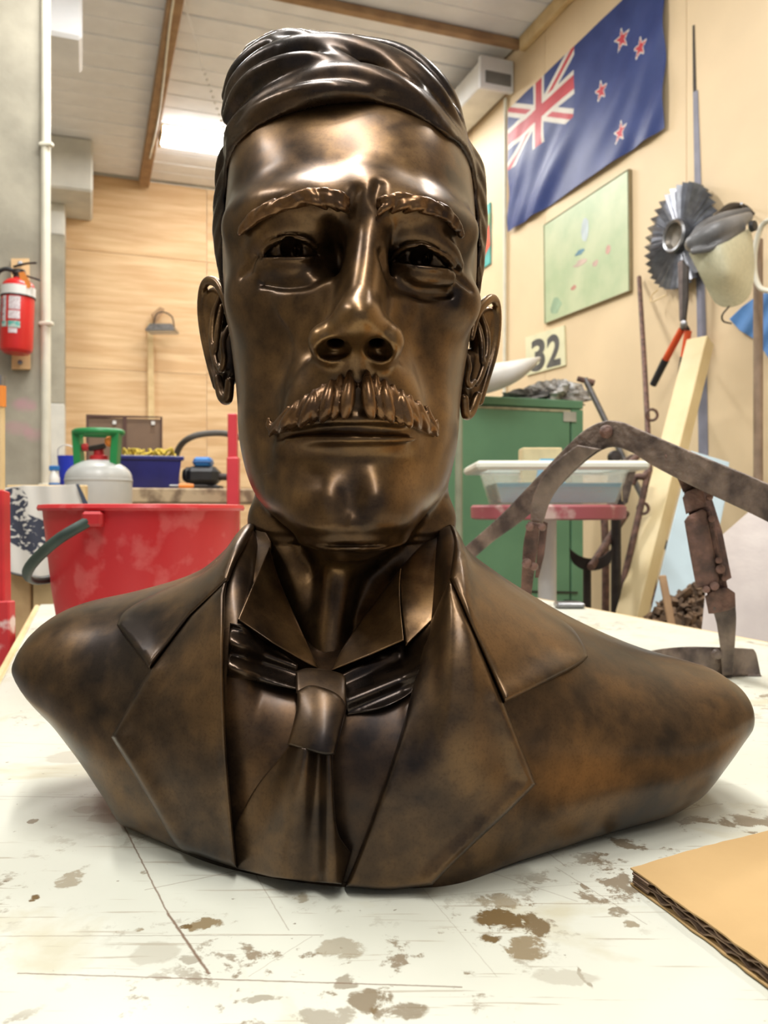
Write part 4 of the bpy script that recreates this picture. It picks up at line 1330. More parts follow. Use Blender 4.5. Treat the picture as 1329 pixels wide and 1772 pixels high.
tube("handle", hp, .0055, simple("dark_green_plastic", (.045, .075, .06), .5, noise=.2, scale=30), bk, seg=10, flat=(1.0, 1.5))

# ------------------------------------------------------------------ left: poles, crate, cloth, gas bottle
rp = empty("red_steel_post", tuple(W(4, 1200, 1.62)))
tag(rp, "red painted steel post with white splashes at the left edge", "post")
M_SPLASH = simple("red_splashed_paint", (.52, .03, .035), .5, col2=(.75, .60, .56), scale=16, detail=9, lo=.36, hi=.44)
rp0, rp1 = W(-2, 850, 1.75), W(5, 1330, 1.62)
beam("shaft", rp0, Vector((rp1.x, rp1.y, 0.02)), .034, .034, M_REDPAINT, rp)
beam("sleeve", W(4, 1040, 1.66), Vector((W(12, 1330, 1.60).x, 1.60, .03)), .040, .030, M_SPLASH, rp)
box("foot_plate", (rp1.x, rp1.y, .012), (.10, .10, .024), M_REDPAINT, rp)
wp = empty("wooden_pole", tuple(W(0, 900, 1.9)))
tag(wp, "pale wooden pole with orange taped top at the left edge", "pole")
wpx = W(-1, 800, 1.9)
tube("shaft", [Vector((wpx.x, 1.9, .0)), W(-1, 702, 1.9)], .012, M_WOODY, wp, fine=1)
tube("tape", [W(-1, 704, 1.9), W(-1, 668, 1.9)], .0145, M_ORANGE, wp, fine=1)
tube("cap", [W(-1, 668, 1.9), W(-1, 650, 1.9)], .013, M_STEEL, wp, fine=1)

cr = empty("wooden_crate", (W(70, 900, 2.95).x, 2.95, 0))
tag(cr, "rough timber plank crate under the printed cloth behind the red bucket", "crate")
x0, x1 = xpix(14, 2.8), xpix(250, 2.8)
xr_ = xpix(150, 2.8)
n = 5
for k in range(n):
    w = (x1-x0)/n
    box("plank", (x0+w*(k+.5), 2.78, .46), (w-.008, .022, .88), M_WOODY if k % 2 else simple("crate_plank", (.62, .42, .21), .7, col2=(.48, .31, .15), scale=10), cr)
for s_ in (x0+.012, x1-.012):
    box("side_panel", (s_, 3.12, .45), (.024, .64, .86), M_WOOD, cr)
box("shelf", ((x0+x1)/2, 3.12, .865), (x1-x0-.05, .62, .03), M_WOOD, cr)
box("rail", ((x0+xr_)/2, 2.80, .955), (xr_-x0, .03, .15), M_WOODY, cr)

def cloth_mat():
    m = simple("printed_cloth", (.72, .69, .63), .85, noise=.04, scale=5)
    nt = m.node_tree; b = nt.nodes["Principled BSDF"]
    old = b.inputs["Base Color"].links[0].from_socket
    geo = nt.nodes.new("ShaderNodeNewGeometry")
    mp = nt.nodes.new("ShaderNodeMapping"); mp.inputs["Scale"].default_value = (1.0, .3, 1.4); mp.inputs["Rotation"].default_value = (0, .5, 0)
    nt.links.new(geo.outputs["Position"], mp.inputs[0])
    n1 = nt.nodes.new("ShaderNodeTexNoise"); n1.inputs["Scale"].default_value = 24; n1.inputs["Detail"].default_value = 4; n1.inputs["Distortion"].default_value = 1.2
    nt.links.new(mp.outputs[0], n1.inputs["Vector"])
    sep = nt.nodes.new("ShaderNodeSeparateXYZ"); nt.links.new(geo.outputs["Position"], sep.inputs[0])
    # the print is one big dark leaf shape with pale veins
    c = W(50, 925, 2.7)
    def mth(op, a, b_):
        q = nt.nodes.new("ShaderNodeMath"); q.operation = op
        for i, v in enumerate((a, b_)):
            if isinstance(v, (int, float)): q.inputs[i].default_value = v
            else: nt.links.new(v, q.inputs[i])
        return q.outputs[0]
    dx = mth('MULTIPLY', mth('SUBTRACT', sep.outputs[0], c[0]), 1/.125); dz = mth('MULTIPLY', mth('ADD', mth('SUBTRACT', sep.outputs[2], c[2]), mth('MULTIPLY', mth('SUBTRACT', sep.outputs[0], c[0]), .35)), 1/.062)
    d = mth('ADD', mth('MULTIPLY', dx, dx), mth('MULTIPLY', dz, dz))
    msk = mth('MULTIPLY', mth('LESS_THAN', d, 1.0), mth('LESS_THAN', n1.outputs["Fac"], .575))
    c2 = W(18, 870, 2.7)
    ex = mth('MULTIPLY', mth('SUBTRACT', sep.outputs[0], c2[0]), 1/.05); ez = mth('MULTIPLY', mth('SUBTRACT', sep.outputs[2], c2[2]), 1/.05)
    d2 = mth('ADD', mth('MULTIPLY', ex, ex), mth('MULTIPLY', ez, ez))
    msk = mth('MAXIMUM', msk, mth('MULTIPLY', mth('LESS_THAN', d2, 1.0), mth('LESS_THAN', n1.outputs["Fac"], .56)))
    mx = nt.nodes.new("ShaderNodeMix"); mx.data_type = 'RGBA'
    nt.links.new(msk, mx.inputs[0]); nt.links.new(old, mx.inputs[6]); mx.inputs[7].default_value = (.045, .05, .075, 1)
    nt.links.new(mx.outputs[2], b.inputs["Base Color"])
    return m
cl = empty("printed_cloth", tuple(W(70, 920, 2.72)))
tag(cl, "white cloth with dark navy print hanging over the crate at left", "cloth")
fold = lambda x, y: .010*np.sin(x/17.0+y/90)+.006*np.sin(x/7.0-y/50)
patch("fabric", [(4, 845), (40, 840), (90, 841), (134, 838), (148, 862), (170, 900), (176, 1000), (130, 1002), (70, 1000), (20, 992), (6, 985)], flat(2.72), .008, cloth_mat(), cl, grid=6, bevel=1, relief=fold, smooth_idx=(8, 9))
patch("border", [(131, 838), (136, 837), (152, 870), (160, 905), (154, 908), (140, 862)], flat(2.705), .004, simple("navy_hem", (.05, .065, .10), .8), cl, bevel=1, relief=fold)
tube("hem", [W(8, 988, 2.705), W(40, 996, 2.70), (W(90, 1001, 2.705)), W(140, 1004, 2.70), W(175, 1002, 2.705)], .004, simple("grey_hem", (.12, .12, .12), .8), cl, seg=6)

GC = Vector((xpix(171, 3.25), 3.25, .882))
gb = empty("gas_cylinder", tuple(GC))
tag(gb, "grey gas cylinder with green collar standing behind the red bucket", "gas cylinder")
M_GAS = simple("grey_enamel", (.50, .51, .49), .35, noise=.06)
r = .125
gh = zpix(797, 3.25)-.882
prof = [(0, .0), (r*.9, .0), (r*.97, .012), (r, .03), (r, gh-.07)]
prof += [(r*math.cos(a)*1.0, gh-.07+.075*math.sin(a)) for a in np.linspace(.15, 1.5, 9)]+[(0, gh+.006)]
lathe("body", GC, prof, M_GAS, gb, seg=56)
lathe("weld_band", GC, [(r, gh-.082), (r+.002, gh-.08), (r+.002, gh-.074), (r, gh-.072)], M_GAS, gb, seg=56)
M_GCOL = simple("green_collar", (.015, .22, .06), .35, noise=.05)
for s_ in (-1, 1):
    beam("collar_post", GC+Vector((s_*.068, -.02, gh-.02)), GC+Vector((s_*.077, -.02, gh+.115)), .028, .05, M_GCOL, gb)
tube("collar_ring", [GC+Vector((math.cos(a)*.085, math.sin(a)*.075, gh+.108)) for a in np.linspace(0, 2*math.pi, 13)[:-1]], .015, M_GCOL, gb, closed=True, flat=(1, .9))
lathe("valve", GC+Vector((0, 0, gh)), [(0, 0), (.034, 0), (.034, .018), (.020, .022), (.018, .05), (.012, .055), (0, .055)], M_REDPAINT, gb, seg=20)
tube("valve_stem", [GC+Vector((-.03, -.015, gh+.045)), GC+Vector((.03, -.02, gh+.055))], .011, M_DARK, gb, fine=1)
lathe("valve_knob", GC+Vector((.05, -.02, gh+.072)), [(0, -.012), (.018, -.012), (.022, 0), (.018, .012), (0, .012)], M_ORANGE, gb, axis=(1, -.3, .4), seg=14)
lathe("valve_knob", GC+Vector((-.045, -.02, gh+.05)), [(0, -.010), (.014, -.010), (.016, 0), (.014, .010), (0, .010)], M_REDPAINT, gb, axis=(1, 0, .2), seg=12)

# ------------------------------------------------------------------ bench at the back with its clutter
BZ = 1.062
M_BENCH = simple("worn_bench_timber", (.55, .42, .26), .7, col2=(.22, .15, .09), scale=13, detail=10, lo=.38, hi=.56)
bn = empty("workbench", R(.62, 4.75, 0), TH)
tag(bn, "worn timber workbench by the plywood wall, holding tub and tools", "bench")
for k in range(5):
    rbox("bench_plank", -.05, 1.75, 4.40+.17*k, 4.40+.17*k+.164, BZ-.075, BZ, M_BENCH, bn)
for a in (.02, 1.68):
    for bb in (4.46, 5.18):
        rbox("leg", a-.045, a+.045, bb-.045, bb+.045, 0, BZ-.075, M_WOOD, bn)
rbox("rail", .065, 1.635, 4.44, 4.48, .35, .45, M_WOOD, bn)

tubB = empty("storage_tub", tuple(on_b(262, 842, 4.62)))
tag(tubB, "navy blue plastic tub on the workbench behind the gas cylinder", "tub")
def tapered(name, cx, cy, z0, z1, w0, d0, w1, d1, mat, parent, ax=(NV, DV), wall=.006):
    V = []
    for (w, d, z) in ((w0, d0, z0), (w1, d1, z1), (w1-2*wall, d1-2*wall, z1), (w0-2*wall, d0-2*wall, z0+wall)):
        for sx, sy in ((-1, -1), (1, -1), (1, 1), (-1, 1)):
            V.append(Vector((cx, cy, 0))+ax[0]*(sx*w/2)+ax[1]*(sy*d/2)+ZV*z)
    Fs = [(3, 2, 1, 0), (12, 13, 14, 15)]
    for L_ in range(3):
        for k in range(4):
            a = L_*4+k; b_ = L_*4+(k+1) % 4
            Fs.append((a, b_, b_+4, a+4))
    return mesh_py(name, V, Fs, mat, parent)
tp = on_b(250, 842, 4.66)
tz = zpix(792, tp.y)
tapered("body", tp.x, tp.y+.05, BZ+.001, tz, .30, .26, .335, .30, M_BLUE, tubB)
for sx, sy, w, d in ((0, -.15, .36, .02), (0, .15, .36, .02), (-.17, 0, .02, .30), (.17, 0, .02, .30)):
    p = Vector((tp.x, tp.y+.05, tz-.006))+NV*sx+DV*sy
    box("rim", p, (w, d, .022), M_BLUE, tubB, (NV, DV, ZV))
M_ROPE = simple("yellow_rope", (.70, .52, .06), .7, noise=.15, scale=30)
rpn = empty("rope_bundle", tuple(tp+Vector((0, .05, tz-BZ))))
tag(rpn, "loose bundle of yellow rope heaped in the navy tub", "rope")
for k in range(18):
    c = Vector((tp.x, tp.y+.05, tz-.004))+NV*random.uniform(-.10, .11)+DV*random.uniform(-.07, .07)
    pts = []
    a0 = random.uniform(0, 6.3)
    for j in range(7):
        a = a0+j*.75
        pts.append(c+NV*math.cos(a)*random.uniform(.02, .055)+DV*math.sin(a)*.04+ZV*(random.uniform(-.008, .055)))
    tube("strand", pts, .006, M_ROPE, rpn, seg=6, fine=4)
fb = empty("framed_panel", tuple(on_b(214, 842, 5.05)))
tag(fb, "brown two-part board standing on the bench behind the tub", "board")
M_BRN = simple("brown_board", (.215, .135, .085), .6, noise=.06)
M_BRNF = simple("brown_frame", (.11, .05, .035), .5, noise=.1)
def bq(name, x0, y0, x1, y1, b_, mat, th, parent):
    return prism(name, [on_b(x0, y0, b_), on_b(x1, y0+(x1-x0)*.03, b_), on_b(x1, y1, b_), on_b(x0, y1, b_)], DV*th, mat, parent)
bq("leaf", 153, 722, 214, 848, 5.06, M_BRN, .02, fb); bq("leaf", 218, 724, 278, 848, 5.06, M_BRN, .02, fb)
bq("frame_post", 149, 718, 153, 848, 5.05, M_BRNF, .03, fb); bq("frame_post", 213, 720, 219, 848, 5.05, M_BRNF, .03, fb); bq("frame_post", 278, 722, 281, 848, 5.05, M_BRNF, .03, fb)
bq("frame_rail", 149, 717, 281, 722, 5.05, M_BRNF, .03, fb)
for (x, y) in ((198, 731), (265, 732)):
    bq("tag", x-3, y-3, x+3, y+3, 5.045, M_WHITE, .01, fb)

sb = empty("small_pail", tuple(on_b(118, 842, 4.62)))
tag(sb, "small bright blue pail standing left of the gas cylinder", "pail")
p = on_b(119, 842, 4.62); p.z = BZ
# little shelf under it so that it stands clear of the bench end
shf = rbox("bench_end_shelf", -.30, -.055, 4.42, 5.0, BZ-.03, BZ, M_WOOD, bn)
lathe("body", p, [(0, .001), (.042, .001), (.056, zpix(789, p.y)-BZ), (.052, zpix(789, p.y)-BZ), (.040, .006), (0, .006)], simple("royal_blue_plastic", (.02, .045, .55), .35, noise=.05), sb, seg=28)
tube("handle", [p+Vector((-.056, 0, .165)), p+Vector((-.045, -.02, .205)), p+Vector((0, -.03, .222)), p+Vector((.045, -.02, .20)), p+Vector((.056, 0, .165))], .003, M_WHITE, sb, seg=6)
sp = empty("spray_bottle", tuple(on_b(98, 842, 4.56)))
tag(sp, "little white spray bottle with blue base beside the blue pail", "bottle")
p = on_b(94, 842, 4.52); p.z = BZ
lathe("body", p, [(0, .001), (.024, .001), (.026, .01), (.026, .05), (.014, .075), (.010, .085), (0, .085)], M_WHITE, sp, seg=20)
lathe("base_band", p, [(.0265, .004), (.027, .006), (.027, .022), (.0265, .024)], M_BLUEL, sp, seg=20)
box("trigger_head", p+Vector((0, 0, .098)), (.05, .02, .026), M_BLUEL, sp)

pm = empty("pump_motor", tuple(on_b(352, 842, 4.66)))
tag(pm, "black pump motor with bright blue cap on the workbench", "motor")
p = on_b(352, 840, 4.66); p.z = BZ
box("foot", p+Vector((0, 0, .012)), (.20, .12, .022), M_BLACK, pm)
box("housing", p+Vector((.002, 0, .075)), (.175, .14, .105), M_BLACK, pm, bev=.03)
lathe("shaft_housing", p+Vector((-.11, 0, .08)), [(0, 0), (.03, 0), (.045, .02), (.045, .06), (0, .06)], M_BLACK, pm, axis=XV, seg=20)
box("cap", p+Vector((.0, 0, .150)), (.095, .10, .055), M_BLUEL, pm, bev=.014)
box("cap_band", p+Vector((0, -.002, .148)), (.098, .104, .014), simple("deep_blue", (.012, .08, .26), .4), pm)
tube("outlet", [p+Vector((.08, 0, .07)), p+Vector((.13, 0, .07))], .02, M_DARK, pm, fine=1)
hs = tube("hose", [on_b(306, 838, 4.95), on_b(303, 805, 4.95), on_b(310, 775, 4.9), on_b(330, 757, 4.8), on_b(362, 750, 4.8), on_b(398, 752, 4.8), on_b(430, 770, 4.8), on_b(445, 842, 4.8)], .018, simple("grey_hose", (.10, .09, .075), .6), seg=12)
tag(hs, "thick grey hose arching over the black pump motor", "hose")
od = empty("orange_tool", tuple(on_b(325, 846, 4.47)))
tag(od, "small hand tool with orange grip at the bench's front edge", "tool")
p = on_b(322, 843, 4.47); p.z = BZ+.014
lathe("grip", p, [(0, -.04), (.011, -.038), (.014, 0), (.011, .038), (0, .04)], M_ORANGE, od, axis=NV, seg=14)
tube("shank", [p+NV*.036, p+NV*.11], .006, M_DARK, od, fine=1)
tube("bit", [p-NV*.036, p-NV*.085], .007, M_STEEL, od, fine=1)

rc = empty("red_clamp_post", tuple(on_b(402, 880, 4.25)))
tag(rc, "bright red steel upright beside the bust's jaw, in front of the bench", "post")
p = on_b(403, 886, 4.25)
M_PINK = simple("bright_red_paint", (.72, .05, .07), .4, noise=.05)
box("upright", (p.x, p.y, zpix(716, p.y)/2), (.045, .05, zpix(716, p.y)-.002), M_PINK, rc)
box("sleeve", (p.x+.004, p.y-.006, (zpix(792, p.y)+.3)/2), (.058, .06, zpix(792, p.y)-.3), M_PINK, rc)
box("base_plate", (p.x, p.y, .012), (.2, .2, .022), M_PINK, rc)

# ------------------------------------------------------------------ fire extinguisher on the column
wbk = empty("backing_board", tuple(W(36, 550, 4.58)))
tag(wbk, "pale wooden board screwed to the concrete column behind the extinguisher", "board")
M_PALE = simple("pale_timber", (.78, .52, .26), .6, noise=.08, scale=14, stretch=(1, 1, .3))
def colp(px, py, off): return on_b(px, py, 4.96-off)
prism("board", [colp(20, 450, 0), colp(51, 450, 0), colp(53, 640, 0), colp(21, 640, 0)], -DV*.03, M_PALE, wbk)
for (x, y) in ((35, 456), (35, 627)):
    lathe("bolt", colp(x, y, .03), [(0, .010), (.012, .009), (.013, 0)], M_STEEL, wbk, axis=-DV, seg=12)
fe = empty("fire_extinguisher", tuple(colp(31, 610, .12)))
tag(fe, "red fire extinguisher with white band hanging on the concrete column", "extinguisher")
ec0, ec1 = colp(28, 612, .125), colp(33, 470, .125)
ax = (ec1-ec0).normalized()
hl = (ec1-ec0).length
r = .082
M_EXT = simple("extinguisher_red", (.62, .02, .018), .3, noise=.05)
lathe("cylinder", ec0, [(0, .0), (r*.75, .0), (r*.95, .015), (r, .035), (r, hl*.80), (r*.93, hl*.845), (r*.7, hl*.885), (r*.35, hl*.91), (.028, hl*.92), (0, hl*.92)], M_EXT, fe, axis=ax, seg=40)
lathe("band", ec0, [(r, hl*.685), (r+.004, hl*.688), (r+.004, hl*.80), (r, hl*.803)], M_WHITE, fe, axis=ax, seg=40)
lathe("strap", ec0, [(r, hl*.672), (r+.005, hl*.674), (r+.005, hl*.690), (r, hl*.692)], M_BLACK, fe, axis=ax, seg=40)
def lab(a0, a1, z0, z1, mat, name="label"):
    return lathe(name, ec0, [(r+.0005, hl*z0), (r+.002, hl*z0), (r+.002, hl*z1), (r+.0005, hl*z1)], mat, fe, axis=ax, seg=10, arc=(math.radians(a0), math.radians(a1)), ref=XV)
M_LAB = simple("printed_label", (.78, .74, .76), .5, col2=(.55, .45, .48), scale=90)
M_LABG = simple("green_label", (.45, .55, .50), .5, col2=(.10, .42, .36), scale=38, lo=.45, hi=.55)
def facing(a): return a-90
# angles measured from +X towards the room; the camera looks along +Y, so -90 faces it
for (a0, a1, z0, z1, m_) in ((-125, -108, .36, .66, M_LAB), (-98, -58, .50, .655, M_LAB), (-98, -58, .385, .485, M_LAB), (-128, -104, .29, .355, M_LABG), (-98, -56, .28, .36, M_LABG), (-96, -66, .215, .27, M_LAB)):
    lab(a0, a1, z0, z1, m_)
text_mesh("lettering", "POWDER", ec0+ax*hl*.39+Vector((-.038, -.0795, 0)), ax*hl*.24, Vector((-1, -.45, 0)), .018, simple("label_ink", (.08, .06, .07), .6), fe)
lathe("valve", ec0, [(.028, hl*.90), (.028, hl*.96), (.036, hl*.965), (.03, hl*1.02), (.012, hl*1.03), (0, hl*1.03)], M_DARK, fe, axis=ax, seg=16)
vt = ec0+ax*hl*1.0
beam("carry_handle", vt+Vector((-.01, -.02, -.01)), vt+Vector((.125, -.03, -.055)), .02, .008, M_BLACK, fe, side=YV)
tube("lever", [vt+Vector((-.02, -.02, .02)), vt+Vector((.05, -.025, .035)), vt+Vector((.105, -.03, .037))], .0055, M_BLACK, fe, seg=8, flat=(1.6, 1))
tube("hose", [vt+Vector((-.02, -.02, 0)), vt+Vector((-.06, -.03, .005)), vt+Vector((-.10, -.03, -.02)), vt+Vector((-.112, -.02, -.10)), ec0+ax*hl*.45+Vector((-.105, -.02, 0)), ec0+ax*hl*.2+Vector((-.10, -.02, 0))], .011, M_BLACK, fe, seg=10)
prism("inspection_tag", [vt+Vector((.02, -.05, -.02)), vt+Vector((.05, -.05, -.015)), vt+Vector((.088, -.055, -.085)), vt+Vector((.08, -.055, -.105)), vt+Vector((.04, -.055, -.095))], Vector((0, -.002, 0)), M_ORANGE, fe)

# ------------------------------------------------------------------ work lamp on the plywood wall
lm = empty("work_lamp", tuple(on_b(262, 660, WALL_B-.05)))
tag(lm, "old metal work lamp on a timber batten fixed to the plywood wall", "lamp")
def bk_(px, py, off): return on_b(px, py, WALL_B-off)
prism("batten", [bk_(255, 560, 0), bk_(264, 560, 0), bk_(267, 728, 0), bk_(256, 728, 0)], -DV*.05, M_WOODY, lm)
prism("bracket", [bk_(262, 545, .05), bk_(276, 533, .05), bk_(284, 537, .05), bk_(268, 562, .05)], -DV*.06, M_WOOD, lm)
lc = bk_(281, 566, .22)
tapered("reflector", lc.x, lc.y, lc.z-.05, lc.z+.02, .30, .2, .22, .14, M_STEEL, lm, (XV, YV))
box("glass", lc+Vector((0, 0, -.052)), (.28, .18, .012), simple("lamp_glass", (.55, .56, .56), .15, noise=.05), lm)
tube("bail", [lc+Vector((-.10, 0, -.01)), lc+Vector((-.06, 0, .13)), lc+Vector((.02, 0, .15)), lc+Vector((.10, 0, .10)), lc+Vector((.12, 0, -.01))], .007, M_DARK, lm, seg=8)
# ------------------------------------------------------------------ right-hand wall: flag
def flag():
    TL, TR, BR, BL = on_right(881, 190, .012), on_right(1153, -70, .012), on_right(1153, 222, .012), on_right(883, 402, .012)
    nu, nv = 288, 144
    u, v = np.meshgrid(np.arange(nu+1)/nu, np.arange(nv+1)/nv, indexing='ij')
    c = [np.array(tuple(p)) for p in (TL, TR, BR, BL)]
    P = (c[0]*((1-u)*(1-v))[..., None]+c[1]*(u*(1-v))[..., None]+c[2]*(u*v)[..., None]+c[3]*((1-u)*v)[..., None])
    d1 = u*1.9+v*1.0
    rel = .006+.008*np.abs(np.sin((d1+.10*np.sin(5*u))*5.2))**3*np.clip(v*1.6, .15, 1)+.005*np.sin(u*9+v*14)*v+.004*np.sin((u*2+v)*17+3*np.sin(u*6))*np.clip(v+.2, 0, 1)
    P = P-np.array(tuple(NV))*rel[..., None]*1.7
    V = P.reshape(-1, 3)
    i, j = np.meshgrid(np.arange(nu), np.arange(nv), indexing='ij')
    a = (i*(nv+1)+j).ravel()
    Q = np.stack([a, a+1, a+nv+2, a+nv+1], 1)
    cu = ((i+.5)/nu).ravel(); cv = ((j+.5)/nv).ravel()
    mi = np.zeros(len(a), dtype=np.int32)
    x = cu*4; y = cv*2                      # canton: x 0..2, y 0..1
    can = (x < 2) & (y < 1)
    L = math.hypot(2, 1)
    dA = np.abs(x*1-y*2)/L; dB = np.abs((2-x)*1-y*2)/L
    mi[can & (np.minimum(dA, dB) < .105)] = 1
    mi[can & (np.minimum(dA, dB) < .038)] = 2
    mi[can & ((np.abs(x-1) < .17) | (np.abs(y-.5) < .17))] = 1
    mi[can & ((np.abs(x-1) < .10) | (np.abs(y-.5) < .10))] = 2
    # stars, placed where their pixels fall on the cloth
    px = CX+V[:, 0]/V[:, 1]*F_PX; py = CY-(V[:, 2]-CAM_Z)/V[:, 1]*F_PX
    X = cu*2.0; Y = cv*1.0
    for (sx, sy, r) in ((1077, 68, .060), (1108, 83, .058), (1040, 157, .058), (1073, 229, .064)):
        k = np.argmin((px-sx)**2+(py-sy)**2)
        su, sv = u.ravel()[k]*2.0, v.ravel()[k]
        dx, dy = X-su, Y-sv
        rr = np.hypot(dx, dy); an = np.arctan2(dx, -dy)
        w = (an/(2*math.pi/5)) % 1.0
        w = np.abs(np.where(w > .5, w-1, w))*2*math.pi/5
        # edge of a five-pointed star
        R0, R1 = r, r*.40
        edge = R0*R1*math.sin(math.pi/5)/(R0*np.sin(w)+R1*np.sin(math.pi/5-w))
        mi[rr < edge*1.34] = 1
        mi[rr < edge] = 2
    o = mesh_np("flag", V, Q, None, None, smooth=True)
    for n_, col, c2 in (("flag_blue", (.016, .034, .15), (.030, .052, .19)), ("flag_white", (.70, .66, .58), None), ("flag_red", (.52, .045, .06), None)):
        o.data.materials.append(simple(n_, col, .5, noise=.08, scale=5, col2=c2, spec=.3))
    o.data.polygons.foreach_set("material_index", mi)
    tag(o, "creased blue flag with red stars and cross canton pinned high on right wall", "flag")
    return o
flag()

# painted board under the flag
pb = empty("painted_board", tuple(on_right(1018, 430, .01)))
tag(pb, "pale green painted board with small blotches hanging below the flag", "painting")
M_PG = simple("pale_green_paint", (.52, .58, .37), .4, col2=(.40, .50, .30), scale=5)
wall_plate("panel", [(943, 390), (1090, 293), (1092, 503), (945, 560)], .018, M_PG, pb, .003)
fr = [(943, 390), (1090, 293), (1092, 503), (945, 560)]
M_FR = simple("thin_brown_edge", (.30, .24, .13), .6)
for k in range(4):
    beam("edge", on_right(*fr[k], .014), on_right(*fr[(k+1) % 4], .014), .022, .007, M_FR, pb, side=NV)
for (x, y, w, h, c) in ((1012, 398, 7, 24, (.50, .58, .60)), (1003, 437, 9, 5, (.10, .24, .32)), (1052, 432, 5, 8, (.62, .36, .30)), (1030, 456, 6, 6, (.58, .40, .34)), (993, 498, 5, 5, (.55, .26, .20)), (1004, 455, 12, 6, (.60, .46, .38)), (962, 530, 10, 16, (.32, .46, .30))):
    pts = [(x+w*math.cos(a)*random.uniform(.7, 1.1), y+h*math.sin(a)*random.uniform(.7, 1.1)-.5*w*math.cos(a)) for a in np.linspace(0, 2*math.pi, 11)[:-1]]
    prism("brush_mark", [on_right(px, py, .0212) for px, py in pts], -NV*.001, simple("brush_paint", c, .5), pb)
# little picture beside the bust's temple
sm = empty("small_picture", tuple(on_right(843, 410, .01)))
tag(sm, "small turquoise and red picture on the wall beside the bust's temple", "picture")
wall_plate("backing", [(826, 372), (850, 350), (850, 456), (826, 472)], .012, simple("turquoise_paint", (.10, .45, .42), .5, noise=.1), sm, .002)
wall_plate("red_field", [(830, 415), (847, 388), (848, 425), (834, 452)], .002, simple("poppy_red", (.75, .10, .05), .5), sm, .0145)
wall_plate("green_field", [(830, 384), (848, 368), (848, 386), (831, 410)], .002, simple("moss_green", (.24, .36, .16), .5), sm, .0145)

# number plate
ns = empty("number_sign", tuple(on_right(945, 605, .01)))
tag(ns, "cream number sign reading 32 on the wall above the cabinet", "sign")
M_SIGN = simple("cream_sign", (.74, .72, .48), .5, noise=.05)
wall_plate("plate", [(911, 584), (978, 563), (980, 632), (913, 650)], .010, M_SIGN, ns, .002)
M_INK = simple("faded_black", (.095, .095, .09), .6, noise=.15, scale=12)
for dg, p0, p1, h in (("3", (919, 645), (943, 639), 55), ("2", (946, 637), (970, 631), 55)):
    a, b_ = on_right(*p0, .0135), on_right(*p1, .0135)
    a2 = on_right(p0[0], p0[1]-h, .0135)
    text_mesh("digit", dg, a, b_-a, (0, 0, 1), (a2-a).length, M_INK, ns, bold=.03)

# strip down the wall and small marks
st = empty("wall_strip", tuple(on_right(1212, 500, .004)))
tag(st, "narrow blue-grey strip running down the cream wall behind the fan", "strip")
M_STRIP = simple("blue_grey_paint", (.24, .24, .30), .5, noise=.12)
wall_plate("strip", [(1200, 160), (1208, 156), (1222, 560), (1226, 800), (1210, 806), (1207, 560)], .004, M_STRIP, st, .001)
wall_plate("thin_end", [(1199, 45), (1202, 43), (1205, 158), (1200, 160)], .003, M_DARK, st, .001)

# ------------------------------------------------------------------ corrugated metal fan
fc = on_right(1178, 410, .05)
fan = empty("metal_fan", tuple(fc))
tag(fan, "round pleated metal fan wheel hanging on the wall behind the visor", "fan")
M_FAN = simple("galvanised", (.36, .37, .40), .32, metal=.9, col2=(.22, .225, .245), scale=18)
nf = 34
rin, rout = .075, .272
V = []; Fs = []
UF = DV*1.0
for k in range(nf*2):
    a = math.pi*k/nf
    up = .026 if k % 2 else -.014
    dirv = UF*math.cos(a)+ZV*math.sin(a)
    V += [fc+dirv*rin-NV*(.004+up*.35), fc+dirv*rout*(1.0 if k % 2 else .985)-NV*(.004+up), fc+dirv*rout*(1.0 if k % 2 else .985)-NV*(.001+up), fc+dirv*rin-NV*(.001+up*.35)]
m_ = nf*2
for k in range(m_):
    a, b_ = k*4, ((k+1) % m_)*4
    for j in range(4):
        Fs.append((a+j, a+(j+1) % 4, b_+(j+1) % 4, b_+j))
mesh_py("pleated_disc", V, Fs, M_FAN, fan)
lathe("hub_ring", fc, [(.060, .0), (.088, .0), (.088, .045), (.080, .055), (.068, .050), (.066, .01)], M_STEEL, fan, axis=-NV, seg=32)
lathe("hub_cup", fc, [(.067, .045), (.055, .02), (.03, .012), (0, .010)], simple("dull_brass", (.28, .25, .21), .4, metal=.7, noise=.2, scale=20), fan, axis=-NV, seg=28)
tube("hanger", [fc+DV*.16-ZV*.24-NV*.02, fc+DV*.2-ZV*.26-NV*.03, fc+DV*.19-ZV*.30-NV*.04, fc+DV*.08-ZV*.29-NV*.03], .004, M_WOODY, fan, seg=6)

# loppers hanging below the fan
lp = empty("loppers", tuple(on_right(1184, 570, .06)))
tag(lp, "long loppers with orange-red handles and black grips hanging on wall", "loppers")
LB = .11
def orr(x, y, o_=LB): return on_right(x, y, o_)
prism("blade", [orr(1176, 455), orr(1184, 450), orr(1187, 540), orr(1183, 560), orr(1179, 555)], -NV*.012, simple("worn_blade", (.20, .16, .15), .45, metal=.6, noise=.2, scale=20), lp)
prism("blade", [orr(1184, 452, .125), orr(1193, 462, .125), orr(1192, 520, .125), orr(1187, 560, .125), orr(1183, 556, .125)], -NV*.010, M_DARK, lp)
lathe("pivot", orr(1185, 562, .135), [(.022, 0), (.022, .012), (.012, .018), (0, .018)], M_STEEL, lp, axis=-NV, seg=14)
for (p0, p1, p2, nm) in (((1180, 570), (1152, 622), (1130, 666), 0), ((1191, 572), (1184, 618), (1178, 656), 1)):
    beam("ferrule", orr(1184, 562), orr(*p0), .022, .02, M_DARK, lp)
    tube("handle", [orr(*p0), orr(*p1)], [.018, .019], simple("orange_red_paint", (.72, .09, .02), .4), lp, fine=1)
    tube("grip", [orr(*p1), orr(*p2)], [.021, .019], M_BLACK, lp, fine=1)

